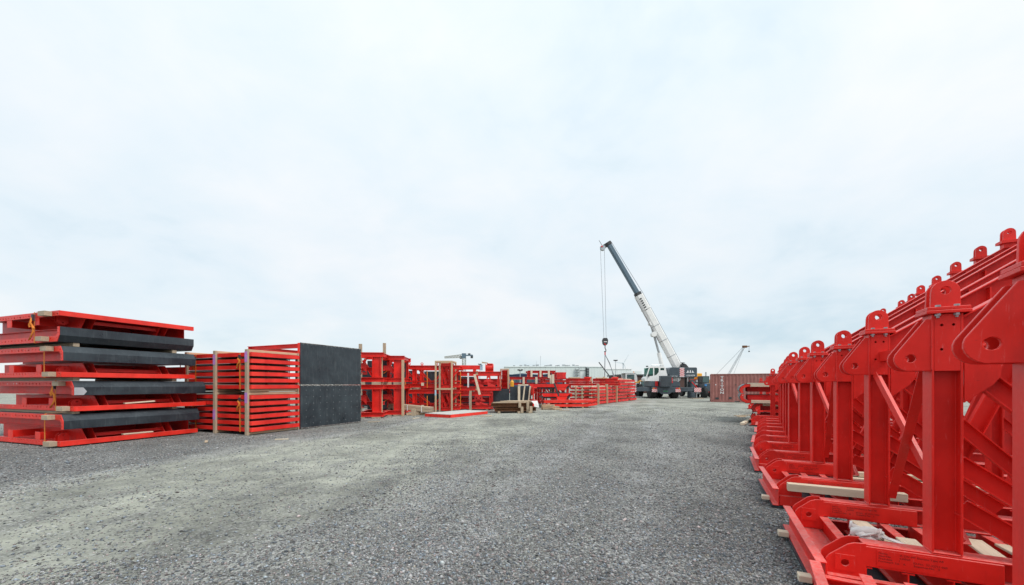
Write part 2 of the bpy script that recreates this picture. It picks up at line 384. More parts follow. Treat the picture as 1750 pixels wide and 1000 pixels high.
def _stone(n, b):
    at = nd(n, 'ShaderNodeAttribute'); at.attribute_name = 'tone'
    v = noise(n, geo(n, 'Position'), 60, 4, .7)
    c = mixc(n, 1.0, at.outputs['Color'], ramp_(n, v, (.3, .6), (.7, 1.25)), 'MULTIPLY')
    n.links.new(c, b.inputs['Base Color']); b.inputs['Roughness'].default_value = .9; b.inputs['Specular IOR Level'].default_value = .3
def scatter_stones(count):
    rg = np.random.default_rng(3)
    r = 2.3*(30/2.3)**(rg.random(count)**1.15); a = (rg.random(count)*2-1)*R(64)
    x, y = r*np.sin(a), r*np.cos(a)
    w = x-.366*y
    wn = w+.8*np.sin(y*.7+1)+.5*np.sin(x*1.3+y*.4)
    dens = np.where((wn > -10.3) & (wn < -5.2), .30, .9)
    for w0, hw in ((-3.5, .5), (-2.2, .5), (-10.3, .5), (-.2, .5)): dens = np.where(np.abs(wn-w0) < hw, 1.25, dens)
    clump = .55+.45*np.sin(x*2.1+1.3*np.sin(y*1.7))*np.sin(y*1.3+1.1*np.sin(x*2.3))
    keep = rg.random(count) < dens*(.35+.65*clump)
    x, y, r, wn = x[keep], y[keep], r[keep], wn[keep]; n = len(x)
    size = np.clip(rg.lognormal(math.log(.0074), .38, n), .004, .024)*(1+.025*r)
    sx, sy, sz = size*rg.uniform(.8, 1.45, n), size*rg.uniform(.7, 1.1, n), size*rg.uniform(.4, .8, n)
    base = np.array([[1,0,0],[0,1,0],[-1,0,0],[0,-1,0],[.12,-.1,1],[-.1,.1,-.6]])
    V = base[None]*np.stack([sx, sy, sz], -1)[:, None, :]*rg.uniform(.7, 1.3, (n, 6, 1))
    th = rg.random(n)*2*math.pi; c, s = np.cos(th), np.sin(th)
    tl = rg.uniform(-.45, .45, n)
    z0 = V[:, :, 2]+V[:, :, 0]*tl[:, None]
    Xr = V[:, :, 0]*c[:, None]-V[:, :, 1]*s[:, None]+x[:, None]; Yr = V[:, :, 0]*s[:, None]+V[:, :, 1]*c[:, None]+y[:, None]
    co = np.stack([Xr, Yr, z0+sz[:, None]*.35], -1).reshape(-1, 3)
    tri = np.array([[0,1,4],[1,2,4],[2,3,4],[3,0,4],[1,0,5],[2,1,5],[3,2,5],[0,3,5]])
    F = (tri[None]+6*np.arange(n)[:, None, None]).reshape(-1, 3)
    me = bpy.data.meshes.new('gravel_stones'); me.vertices.add(n*6); me.vertices.foreach_set('co', co.ravel())
    me.loops.add(F.size); me.loops.foreach_set('vertex_index', F.ravel().astype(np.int32))
    me.polygons.add(len(F)); me.polygons.foreach_set('loop_start', np.arange(0, F.size, 3, dtype=np.int32)); me.polygons.foreach_set('loop_total', np.full(len(F), 3, np.int32))
    me.update(calc_edges=True); me.validate()
    g = np.clip(rg.lognormal(math.log(.205), .45, n), 0.04, .5)
    col = np.stack([g, g, g, np.ones(n)], -1); k = rg.random(n)
    col[k < .16, :3] *= np.array([1.12, .95, .92]); col[k > .74, :3] *= np.array([.86, .98, 1.1]); col[(k > .16) & (k < .2), :3] *= np.array([1.12, 1.03, .88])
    rid = (np.abs(wn+3.5) < .5) | (np.abs(wn+2.2) < .5) | (np.abs(wn+10.3) < .5); col[rid, :3] = np.clip(col[rid, :3]*1.2, 0, .5)
    at = me.attributes.new('tone', 'FLOAT_COLOR', 'POINT'); at.data.foreach_set('color', np.repeat(col, 6, 0).ravel())
    me.materials.append(mat('crushed_stone', _stone))
    o = bpy.data.objects.new('gravel_stones', me); COL.objects.link(o); o['kind'] = 'stuff'
    tag(o, 'loose crushed grey stone lying over the yard', 'gravel')
scatter_stones(420000)

# ================================================================== right row: pairs of red formwork trusses
U_RZ = math.atan2(-.447, .894)
ROWG = 'formwork truss pairs standing in a row'
def rounded_lug(cx, z0, w, h, n=10):
    r = w/2; pts = [(cx-r, z0), (cx+r, z0)]
    return pts+[(cx+r*math.cos(math.pi*i/n)*.96, z0+h-r+r*math.sin(math.pi*i/n)) for i in range(n+1)]
NAMEPLATE = ('Name:            IF-ZW-MT Element Type A8\nItem-No.        620050\nProd.date      1             ID-No.  27-32711-020\nFormwork Set.   A        Sequence-No.   5')
def truss(root, v, D, T, Tr, tagk, text=True):
    """one vertical truss of a pair, in the plane local y = v; post at local x = 0"""
    K = (round(D, 2), round(T, 2), round(Tr, 2)); PB = .41; HP = T-.235                        # base top, head-plate underside
    loc = (0, v, 0)
    def post(b):
        b.ibeam((.08, 0, PB+.012), (.08, 0, HP-.001), .16, .14, .013, .009, up=(1, 0, 0))
        b.box(.0, .16, -.07, .07, PB+.001, PB+.012)
    po = part('post', root, RED, post, ('post', K[1]), loc, bev=.003)
    for sy in (-1, 1):
        def cover(b, sy=sy):
            hs = [circ(x, z, .009, 10) for x in (.052, .112) for z in (HP-.08, HP-.25)]
            b.plate([(.014, HP-.40), (.146, HP-.40), (.146, HP-.004), (.014, HP-.004)], hs, 'y', sy*.056, sy*.068)
        part('cover_plate', po, RED, cover, ('cover', K[1], sy))
    for sy in (-1, 1):
        def ear(b, sy=sy):
            z0 = HP-.40; n = 8; cx, cz, r = -.115, z0+.085, .085
            arc = [(cx+r*math.cos(a), cz+r*math.sin(a)) for a in [R(140)+R(130)*i/n for i in range(n+1)]]
            b.plate([(-.001, z0), (-.001, HP-.035), (-.03, HP-.035)]+arc, [circ(cx+.005, cz+.005, .029, 16)], 'y', sy*.048, sy*.070)
        part('ear_plate', po, RED, ear, ('ear', K[1], sy), bev=.003)
        def weld(b, sy=sy):
            z0 = HP-.40
            for i in range(20): b.cyl((-.001, sy*.071, z0+.01+i*.018), (-.001, sy*.071, z0+.03+i*.018), .0048, 6, .0036)
        part('weld_seam', po, RED, weld, ('weld', K[1], sy))
    hp = part('head_plate', root, RED, lambda b: b.box(-.035, .195, -.095, .095, HP, HP+.022), ('head', K[1]), loc, bev=.003)
    part('upper_plate', hp, RED, lambda b: b.box(-.03, .19, -.09, .09, HP+.0235, HP+.046), ('head2', K[1]), bev=.003)
    for i, (x, y) in enumerate(((.03, -.075), (.125, -.075), (.03, .075), (.125, .075))):
        def bolt(b, x=x, y=y):
            b.lathe([(.009, HP-.03), (.009, HP-.016), (.017, HP-.016), (.017, HP-.0005), (.008, HP-.0005), (.008, HP+.047), (.016, HP+.047), (.016, HP+.06)], 6, c=(x, y, 0))
        part('bolt', hp, GALV, bolt, ('bolt', K[1], i))
    for sy in (-1, 1):
        def lug(b, sy=sy): b.plate(rounded_lug(.08, HP+.0465, .155, T-HP-.047), [circ(.082, T-.07, .028, 16)], 'y', sy*.024, sy*.046)
        part('lifting_lug', root, RED, lug, ('lug', K[1], sy), loc, bev=.003)
    # base beam with its toe of two side plates
    def base(b): b.ibeam((-.37, 0, .33), (D+.35, 0, .33), .158, .138, .013, .01)
    bb = part('base_beam', root, RED, base, ('base', K[0]), loc, bev=.003)
    for sy in (-1, 1):
        def toe(b, sy=sy):
            pts = [(-.60, .115), (-.36, .115), (-.36, .25), (.35, .25), (.35, .398), (-.36, .398), (-.36, .418), (-.43, .412), (-.47, .395), (-.58, .30), (-.60, .27)]
            b.plate(pts, [circ(-.485, .255, .026, 14)], 'y', sy*.0705, sy*.084)
        part('toe_plate', bb, RED, toe, ('toe', sy), bev=.003)
    part('pin_washer', bb, RED, lambda b: b.plate([(-.545, .195), (-.425, .195), (-.425, .315), (-.545, .315)], [circ(-.485, .255, .027, 14)], 'y', -.0845, -.090), ('washer',))
    part('toe_web', bb, RED, lambda b: b.box(-.42, -.375, -.069, .069, .255, .265), ('toeweb',))
    if text:
        npl = part('name_plate', bb, RED, lambda b: b.box(-.30, .02, -.0865, -.0845, .268, .382), ('nplate',))
        text_part('lettering', bb, INK, NAMEPLATE, .0195, axes((1, 0, 0), (0, 0, 1), (-.292, -.0872, .358)))
    # sloping top chord, rear post
    z0, z1 = HP-.16, Tr-.46
    sl = (z1-z0)/(D-.15)
    XE = D+1.25
    def chord(b):
        b.ibeam((.165, 0, z0), (XE, 0, z0+sl*(XE-.165)), .24, .13, .013, .01)
    ch = part('top_chord', root, RED, chord, ('chord',)+K, loc, bev=.003)
    for i in range(1, 12):
        x = .165+.34*i; z = z0+sl*(x-.165)
        if x < XE-.1: part('stiffener', ch, RED, lambda b: b.box(x-.005, x+.005, -.058, -.0055, z-.098, z+.098), ('stif', i)+K)
    zc = z0+sl*(D+.08-.165)
    rp = part('rear_post', root, RED, lambda b: b.ibeam((D+.08, 0, PB+.001), (D+.08, 0, zc-.19), .16, .14, .013, .009, up=(1, 0, 0)), ('rear',)+K, loc)
    part('lug_block', ch, RED, lambda b: b.box(D+.01, D+.15, -.055, .055, zc+.09, Tr-.25), ('lblk',)+K)
    part('head_plate', ch, RED, lambda b: b.box(D-.03, D+.19, -.09, .09, Tr-.249, Tr-.205), ('rhead',)+K)
    for sy in (-1, 1):
        part('lifting_lug', ch, RED, lambda b: b.plate(rounded_lug(D+.08, Tr-.204, .15, .204), [circ(D+.08, Tr-.075, .028)], 'y', sy*.022, sy*.05), ('rlug', sy)+K)
    # gusset and diagonals
    part('gusset', root, RED, lambda b: b.plate([(.165, HP-.62), (.165, HP-.30), (.34, HP-.22), (.34, HP-.44), (.30, HP-.50)], [], 'y', -.069, -.055), ('gusset', K[1]), loc)
    m1, m2 = 1.45, 2.3
    mz = lambda x: z0+sl*(x-.165)
    for j, (a, c) in enumerate((((.24, HP-.42), (m1-.1, PB+.06)), ((.165, HP-1.05), (.95, PB+.05)), ((m1+.1, PB+.06), (D-.5, mz(D-.5)-.14)), ((m1-.05, PB+.08), (m1-.05, mz(m1-.05)-.14)), ((1.2, mz(1.2)-.15), (D-.05, PB+.1)), ((.50, PB+.06), (1.30, mz(1.30)-.16)), ((.17, HP-1.35), (.60, PB+.05)))):
        off = (-.03, .03, .03, 0, -.04, .035, -.035)[j]
        def dg(b, a=a, c=c, off=off, j=j):
            if j == 3: b.ibeam((a[0], off, a[1]-.068), (c[0], off, c[1]), .10, .10, .01, .008, up=(1, 0, 0))
            else: b.chan((a[0], off, a[1]), (c[0], off, c[1]), .12, .055, .009, side=1)
        part('diagonal', root, RED, dg, ('diag', j)+K, loc)
def truss_pair(label, pos, D, T, Tr, span=1.25, ext=(.15, .16), text=True, single=False, brace=True, turn=0.0):
    root = thing('formwork_support', label, 'formwork', (pos[0], pos[1], 0), U_RZ+turn, ROWG)
    vs_ = (0,) if single else (0, span)
    for v in vs_: truss(root, v, D, T, Tr, label, text)
    v0, v1 = -ext[0], vs_[-1]+ext[1]; k = (round(v0, 2), round(v1, 2))
    part('base_rail', root, RED, lambda b: b.chan((-.64, v0, .145), (-.64, v1, .145), .22, .07, .012, side=-1), ('rail',)+k, bev=.003)
    part('edge_plate', root, RED, lambda b: b.box(-.604, -.40, v0+.01, v1-.01, .098, .108), ('eplate',)+k)
    for vv, nm in ((v0+.035, 0), (v1-.035, 1)):
        part('end_beam', root, RED, lambda b: b.chan((-.60, vv, .105), (D+.3, vv, .105), .12, .06, .01, side=1 if nm else -1), ('endb', round(vv, 2), round(D, 2)))
    n = int((D+.7)/.235)
    for i in range(n):
        x = -.36+i*.235
        part('joist', root, RED, lambda b: b.ibeam((x, v0+.07, .162), (x, v1-.07, .162), .165, .07, .010, .008), ('joist', i)+k)
    part('form_sheet', root, PLY, lambda b: b.box(-.69, D+.3, v0, v1, .008, .034), ('sheet', round(D, 2))+k)
    if brace and not single:
        part('cross_brace', root, RED, lambda b: b.angle((.20, .075, .46), (.03, span-.075, T-.65), .062, .008), ('xb1', round(T, 2), span))
        part('cross_brace', root, RED, lambda b: b.angle((.05, .075, T-.62), (.20, span-.075, .50), .062, .008, side=-1), ('xb2', round(T, 2), span))
        part('strut', root, RED, lambda b: b.bar((.11, .071, T-.46), (.11, span-.071, T-.46), .06, .09), ('strut', round(T, 2), span))
    return root
def tp(d): return (3.06+.5*(d-2.83)-.08*.894, d+.08*.447)
truss_pair('red truss pair at the end of the row, beside the pair with the white sling', (1.675, .78), 2.95, 2.33, 4.2, 1.2, (.15, 1.06), turn=R(-5))
M1 = truss_pair('red truss pair with a knotted white sling and pale boards on its base joists', tp(2.83), 2.95, 2.33, 4.2, 1.25)
M2 = truss_pair('red truss pair with a long pale timber lying along its base beam', tp(4.96), 2.95, 2.27, 4.2, 1.24, turn=R(.7))
def tq(x, d, turn):
    u = (math.cos(U_RZ+turn), math.sin(U_RZ+turn)); return (x-.08*u[0], d-.08*u[1])
M3 = truss_pair('red truss pair without loose timber, right behind the one with the long pale timber', tp(7.0), 2.98, 2.26, 4.22, 1.24, turn=R(-1.2))
TN = R(-6)
M4 = truss_pair('fourth red truss pair counted from the one with the white sling', tq(6.34, 9.09, TN), 2.95, 2.26, 4.2, 1.15, turn=TN)
M5 = truss_pair('fifth red truss pair counted from the one with the white sling', tq(7.64, 11.1, TN), 2.98, 2.25, 4.2, 1.08, turn=TN+R(1))
M6 = truss_pair('last red truss pair before the gap in the row of trusses', tq(8.83, 13.0, TN), 3.05, 2.25, 4.18, 1.0, turn=TN)
truss_pair('single red truss standing beside the timber-blocked stack of dark-edged panels', (9.80, 15.1), 3.1, 2.2, 4.15, single=True, turn=TN)
for (px, d, T, lab) in ((1318, 20.5, 2.14, 'first red truss behind the timber-blocked panel stack'), (1309, 22.8, 2.07, 'second red truss behind the timber-blocked panel stack'), (1298, 25.5, 2.02, 'red truss next to the brown container, behind the panel stack')):
    truss_pair(lab, (X(px, d), d), 3.1, T, 3.7, single=True, text=False, turn=TN)
def local(root, p):
    c, s = math.cos(root.rotation_euler.z), math.sin(root.rotation_euler.z); return (root.location.x+c*p[0]-s*p[1], root.location.y+s*p[0]+c*p[1], p[2]+root.location.z)
def loose(name, label, m, root, p0, p1, w, h, cat='timber', group=None):
    o = timber(name, None, m, local(root, p0), local(root, p1), w, h); return tag(o, label, cat, group)
# loose timber and slings lying on the bases
loose('loose_timber', 'long pale square timber lying along a red base beam', WOODW, M2, (-.52, -.150, .295), (.62, -.155, .295), .10, .095)
for i, (x0, y0, x1, y1) in enumerate(((.09, .14, .12, .72), (.28, .16, .36, .9), (-.06, .55, -.10, 1.1), (.55, .2, .62, .95), (.82, .15, .8, .9))):
    loose('board', ('pale board lying flat right beside the knotted white sling', 'pale board between base joists under the tail of the white sling', 'pale board tucked behind the knotted white sling', 'pale board on the joists, one past the end of the sling tail', 'pale board on the joists, two past the end of the sling tail')[i], WOODW, M1, (x0, y0, .257), (x1, y1, .257), .13, .022, 'board', 'boards on the sling truss base')
for i, (x0, y0, x1, y1, z) in enumerate(((-.30, .22, .0, .26, .278), (-.1, .42, .75, .55, .278), (.25, .75, 1.15, .8, .278), (.3, .95, 1.4, .98, .278), (.45, .85, 1.5, 1.0, .345), (.7, .3, 1.7, .42, .278), (1.6, .8, 2.5, .9, .278))):
    loose('loose_timber', ('first', 'second', 'third', 'fourth', 'fifth', 'sixth', 'seventh')[i]+' loose timber on the joists behind the long pale timber, counted from the toes', WOODG if i % 2 else WOODW, M2, (x0, y0, z), (x1, y1, z), .10, .06, 'timber', 'timbers on the joists of the second truss pair')
for i, (x0, y0, x1, y1, z) in enumerate(((.5, .2, 1.6, .4, .278), (.9, .75, 1.9, .8, .278), (1.0, .62, 2.0, .7, .345))):
    loose('loose_timber', ('first', 'second', 'topmost')[i]+' weathered timber on the joists of the third truss pair', WOODG, M3, (x0, y0, z), (x1, y1, z), .10, .06, 'timber', 'timbers on the joists of the third truss pair')
def packer(root, v, label):
    tag(timber('timber_packer', None, WOODW, local(root, (-.77, v, .065)), local(root, (-.677, v, .065)), .085, .05), label, 'timber', None)
packer(M1, -.03, 'pale timber packer poking out from under the base rail of the white-sling truss pair')
packer(M1, 1.02, 'pale packer poking out under the rail between the first two toes')
packer(M2, .12, 'pale packer poking out under the rail of the truss pair with the long timber')
# knotted sling
sl = thing('lifting_sling', 'knotted white webbing sling thrown over red base joists', 'sling', local(M1, (-.2, .55, .075)), U_RZ)
def sling_a(b):
    pts = []
    for i in range(34):
        a = i/33*math.pi*5; r = .10+.03*math.sin(i*.9); pts.append((r*math.cos(a)*1.25, r*math.sin(a)*.8, .195+.045*math.sin(a*1.3)+.0018*i))
    b.ribbon(pts, .06, .006, (.2, .3, 1))
part('webbing_loop', sl, SLING, sling_a, smooth=True)
part('webbing_tail', sl, SLING, lambda b: b.ribbon([(.08, -.02, .24), (.2, -.06, .215), (.30, -.2, .19), (.36, -.34, .182), (.5, -.42, .182), (.75, -.40, .182), (.95, -.43, .182)], .075, .006, (.25, 1, 0)), smooth=True)
part('webbing_knot', sl, SLING, lambda b: b.ribbon([(.07*math.cos(a*.9)+.0, .05*math.sin(a*.9)-.08, .225+.05*math.sin(a*.6)) for a in range(0, 14)], .055, .007, (1, .2, .6)), smooth=True)

# ================================================================== left: stacks of formwork panels
A_RZ = R(-19.5)
def holes_row(x0, x1, z, n, r, seed):
    rr = random.Random(seed); out = []
    for i in range(n):
        x = x0+(x1-x0)*(i+.5)/n
        out.append(circ(x, z+rr.choice((0, 0, .006)), r if rr.random() < .6 else r*.6, 8))
    return out
def zf(flip, H):
    """mapping of a builder's z when the panel lies upside down"""
    def g(b):
        if flip: b.v = [(x, y, H-z) for x, y, z in b.v]
        return b
    return g
def ribbed_panel(label, loc, W, Ln, flip, seed, block):
    H = .40; F = zf(flip, H)
    root = thing('ribbed_formwork', label, 'formwork panel', loc, A_RZ, 'panels of the tall stack')
    k = ('ribp', W, Ln, flip)
    part('skin', root, RED, F(MB().box(-W, -.012, .012, Ln-.012, 0, .022)), k+(0,))
    part('end_channel', root, REDO, F(MB().plate([(-W, .001), (0, .001), (0, .13), (-W, .13)], holes_row(-W, -.02, .085, 30, .026, seed), 'y', 0, .011)), bev=.002)
    part('side_channel', root, REDO, F(MB().chan((-.04, .0125, .0645), (-.04, Ln, .0645), .126, .078, .011, side=-1)), k+(2,), bev=.002)
    for y in (.55, .75, Ln-.85, Ln-.65):
        part('waler', root, RED, F(MB().plate([(-W, .0225), (-.10, .0225), (-.13, .09), (-.36, .385), (-.45, .395), (-W, .395)], [circ(-.42-.1, .30, .018)], 'y', y, y+.014)), k+('w', y), bev=.002)
    part('tie_bar', root, RED, F(MB().chan((-.32, .765, .2), (-.32, Ln-.851, .2), .09, .07, .008)), k+(4,))
    for x in (-1.05, -2.4):
        part('bracket', root, REDO, F(MB().plate([(x-.12, .135), (x+.12, .135), (x+.12, .33), (x-.12, .33)], [circ(x+sx*.09, z, .01, 8) for sx in (-1, 1) for z in (.16, .30)], 'y', .0, .014)), k+('b', x), bev=.002)
        part('bracket_web', root, RED, F(MB().box(x-.006, x+.006, .0145, .549, .135, .32)), k+('bw', x))
    for x in (-.74, -.62):
        part('lug', root, RED, F(MB().plate([(.2, .0225), (.42, .0225), (.42, .24), (.36, .29), (.27, .29), (.2, .22)], [circ(.31, .23, .025)], 'x', x, x+.016)), k+('l', x))
    part('sky_block_plate', root, RED, F(MB().box(-W, -.42, Ln-.04, Ln-.026, .0225, .385)), k+('bp',))  # plate added at the rear to stop sky showing through the panel
    for i, x in enumerate((-1.55, -2.3, -3.2, -4.1)):
        part('sky_block_web', root, RED, F(MB().box(x, x+.012, .77, Ln-.86, .125, .39)), k+('sp', i))  # inner plates added to block sky and keep the interior dark
    for i in range(5):
        y = 1.05+i*(Ln-2.0)/4
        part('rib', root, RED, F(MB().box(-W+.02, -.09, y, y+.008, .0225, .12)), k+('r', i))
    bz = (.0, .13) if not flip else (H-.145, H-.015)
    tb = timber('timber_block', root, WOODG, (block, -.075, sum(bz)/2+.004), (block+.30, -.075, sum(bz)/2+.004), .145, .12)
    return root
def trough_panel(label, loc, W, Ln, flip, seed, block):
    H = .375; F = zf(flip, H)
    root = thing('trough_formwork', label, 'formwork panel', loc, A_RZ, 'panels of the tall stack')
    k = ('trough', W, Ln, flip)
    def skin(b):
        pr = [(-W, H), (-.10, H), (0, .215), (0, 0), (-.024, 0), (-.024, .207), (-.112, H-.024), (-W, H-.024)]
        b.plate(pr, [], 'y', .013, Ln)
    part('black_skin', root, PLY, F((lambda b: (skin(b), b)[1])(MB())), k+(0,), bev=.004)
    hs = holes_row(-W, -.3, H-.075, 24, .026, seed)+[circ(-.055, .06, .017, 8), circ(-.05, .16, .017, 8), circ(-.11, .28, .017, 8)]
    part('end_plate', root, REDO, F(MB().plate([(-W, H), (-.10, H), (0, .215), (0, 0), (-.085, 0), (-.085, .17), (-.165, H-.14), (-W, H-.14)], hs, 'y', -.001, .012)), bev=.002)
    for y in (.24, .9, 1.6, 2.3, Ln-.25):
        part('waler', root, RED, F(MB().ibeam((-W, y, .15), (-.18, y, .15), .26, .13, .012, .008)), k+('w', y))
    for i in range(4):
        x = -.5-i*.75
        part('stringer', root, RED, F(MB().box(x, x+.01, .02, Ln-.02, H-.095, H-.025)), k+('s', i))
    zc = H-.07 if not flip else .07
    timber('timber_block', root, WOODG, (block, -.076, zc), (block+.28, -.076, zc), .145, .12)
    return root
C1 = gp(103, 766)
def s1(da=0.0, dx=0.0):
    """point on the ground along the stack's length / width"""
    c, s = math.cos(A_RZ), math.sin(A_RZ); return (C1[0]-s*da+c*dx, C1[1]+c*da+s*dx)
SW, SL = 4.4, 3.1
P = {}
def put(kind, i, label, z, da, dx, block, flip=False, Ln=SL):
    x, y = s1(da, dx); P[i] = (kind)(label, (x, y, z), SW, Ln, flip, i, block)
put(ribbed_panel, 8, 'bottom ribbed red panel of the tall stack, resting on packers', .035, 0, 0, -.42, False, 3.2)
put(trough_panel, 7, 'lowest dark-edged panel of the tall stack, second from the ground', .455, .05, 0, -.62, False, 3.2)
put(ribbed_panel, 6, 'ribbed red panel third from the ground in the tall stack', .905, .25, 0, -.46, False, 3.2)
put(trough_panel, 5, 'dark-edged panel with a bare grey patch, fourth from the ground in the tall stack', 1.315, .24, 0, -.62, False, 3.2)
put(ribbed_panel, 4, 'ribbed red panel fifth from the ground in the tall stack', 1.785, .02, 0, -.52)
put(trough_panel, 3, 'dark-edged panel sixth from the ground in the tall stack, skirt down', 2.2, .04, 0, -.66)
put(trough_panel, 2, 'upturned dark-edged panel under the top of the tall stack', 2.68, -.02, 0, -.72, True)
put(ribbed_panel, 1, 'topmost upturned ribbed red panel of the tall stack', 3.06, -.02, 0, -.60, True, SL)
# timber packers between the layers
for z0, z1, nm in ((.0, .034, 'under the bottom panel'), (.833, .902, 'under the third panel'), (1.693, 1.783, 'under the fifth panel'), (2.578, 2.678, 'under the upturned dark-edged panel')):
    for j, da in enumerate((.35, SL-.5)):
        a = s1(da, -.12); b = s1(da, -SW+.2)
        tag(timber('timber_packer', None, WOODG, (a[0], a[1], (z0+z1)/2), (b[0], b[1], (z0+z1)/2), .12, z1-z0-.003), ('near ' if j == 0 else 'far ')*0+('long timber packer at the blocked end, ' if j == 0 else 'long timber packer at the far end, ')+nm+' of the tall stack', 'timber', 'packers in the tall stack')
# loose boards lying on the red panels, bare patch of worn skin
a, b = s1(1.35, -.14), s1(2.05, -.10); tag(timber('board', None, WOODW, (a[0], a[1], 1.06), (b[0], b[1], 1.10), .12, .035), 'pale split board resting on the third panel of the tall stack', 'board')
a, b = s1(1.3, -.12), s1(2.0, -.10); tag(timber('board', None, WOODW, (a[0], a[1], .19), (b[0], b[1], .19), .12, .03), 'pale board resting on the bottom panel of the tall stack', 'board')
part('bare_patch', P[5], flat('bare_primer', (.42, .42, .44), .6), MB().add([(.002, .014, .01), (.002, .20, .01), (.002, .26, .10), (.002, .19, .205), (.002, .014, .205)], [(0, 1, 2, 3, 4)]))
# ratchet straps round each pair of panels
def strap_loop(label, x, z0, z1, da, tail, Ln=SL):
    o = thing('ratchet_strap', label, 'strap', (s1(da)[0], s1(da)[1], 0), A_RZ, 'orange straps on the tall stack')
    yf, yb = -.016, Ln+.01
    part('webbing', o, STRAP, lambda b: b.ribbon([(x, yf, z0), (x-.01, yf, (z0+z1)/2), (x, yf, z1), (x, yf+.03, z1+.012), (x, yb-.03, z1+.012), (x, yb, z1), (x, yb, z0), (x, yb-.03, z0-.01), (x, yf+.03, z0-.01), (x, yf, z0)], .045, .004, (1, 0, 0)))
    if tail:
        zt = z1-.22
        part('ratchet', o, STEELD, lambda b: b.box(x-.035, x+.03, yf-.05, yf-.004, zt, zt+.16))
        part('tail', o, STRAP, lambda b: b.ribbon([(x, yf-.045, zt+.08), (x-.02, yf-.07, zt-.06), (x+.06, yf-.05, zt-.16), (x+.10, yf-.06, zt-.28), (x-.02, yf-.05, zt-.40), (x-.12, yf-.05, zt-.50)], .05, .004, (.8, .5, .2)), smooth=True)
        part('loop', o, STRAP, lambda b: b.ribbon([(x, yf-.05, zt+.02), (x-.08, yf-.06, zt-.10), (x-.02, yf-.07, zt-.18), (x+.07, yf-.06, zt-.16), (x+.12, yf-.05, zt-.22)], .05, .004, (.7, .6, .1)), smooth=True)
strap_loop('orange strap round the two lowest panels of the tall stack', -.66, .028, .842, 0, False, 3.27)
strap_loop('orange ratchet strap with dangling tail, round the third and fourth panels', -.80, .9, 1.70, .25, True, 3.22)
strap_loop('orange strap round the fifth and sixth panels of the tall stack', -.74, 1.78, 2.588, .02, False)
strap_loop('orange ratchet strap with dangling tail round the two upturned top panels', -1.10, 2.672, 3.47, -.02, True)

# ------------------------------------------------------------------ two timber-framed bundles of flat red panels
B_RZ = R(-22); C2 = gp(430, 744.5)
ORD = ('lowest', 'second', 'third', 'fourth', 'fifth', 'topmost')
def flat_panel(label, loc, rz, W, Ln, group, h=.125):
    root = thing('flat_formwork', label, 'formwork panel', loc, rz, group); k = ('flatp', W, Ln, h)
    part('skin', root, REDD, lambda b: b.box(-W, -.006, .006, Ln-.006, h-.012, h), k+(0,))
    part('front_channel', root, RED, lambda b: b.chan((-W, .03, h/2-.0065), (-.34, .03, h/2-.0065), h-.013, .058, .008, side=-1), k+(1,))
    part('corner_piece', root, REDO, lambda b: b.plate([(-.335, .0), (-.005, .0), (.012, .06), (.012, .42), (-.335, .42)], [], 'z', -.002, h-.0125), k+(2,), bev=.002)
    part('side_channel', root, RED, lambda b: b.chan((-.035, .421, h/2-.0065), (-.035, Ln, h/2-.0065), h-.013, .058, .008, side=-1), k+(3,))
    part('back_channel', root, RED, lambda b: b.chan((-W, Ln-.04, h/2-.0065), (-.065, Ln-.04, h/2-.0065), h-.013, .058, .008, side=1), k+(4,))
    part('gap_shade_sheet', root, PLY, lambda b: b.box(-W+.1, -.07, .08, Ln-.08, -.012, -.001), k+(5,))  # black sheet added underneath to paint the shade of the gap
    return root
BW, BL = 3.35, 1.72
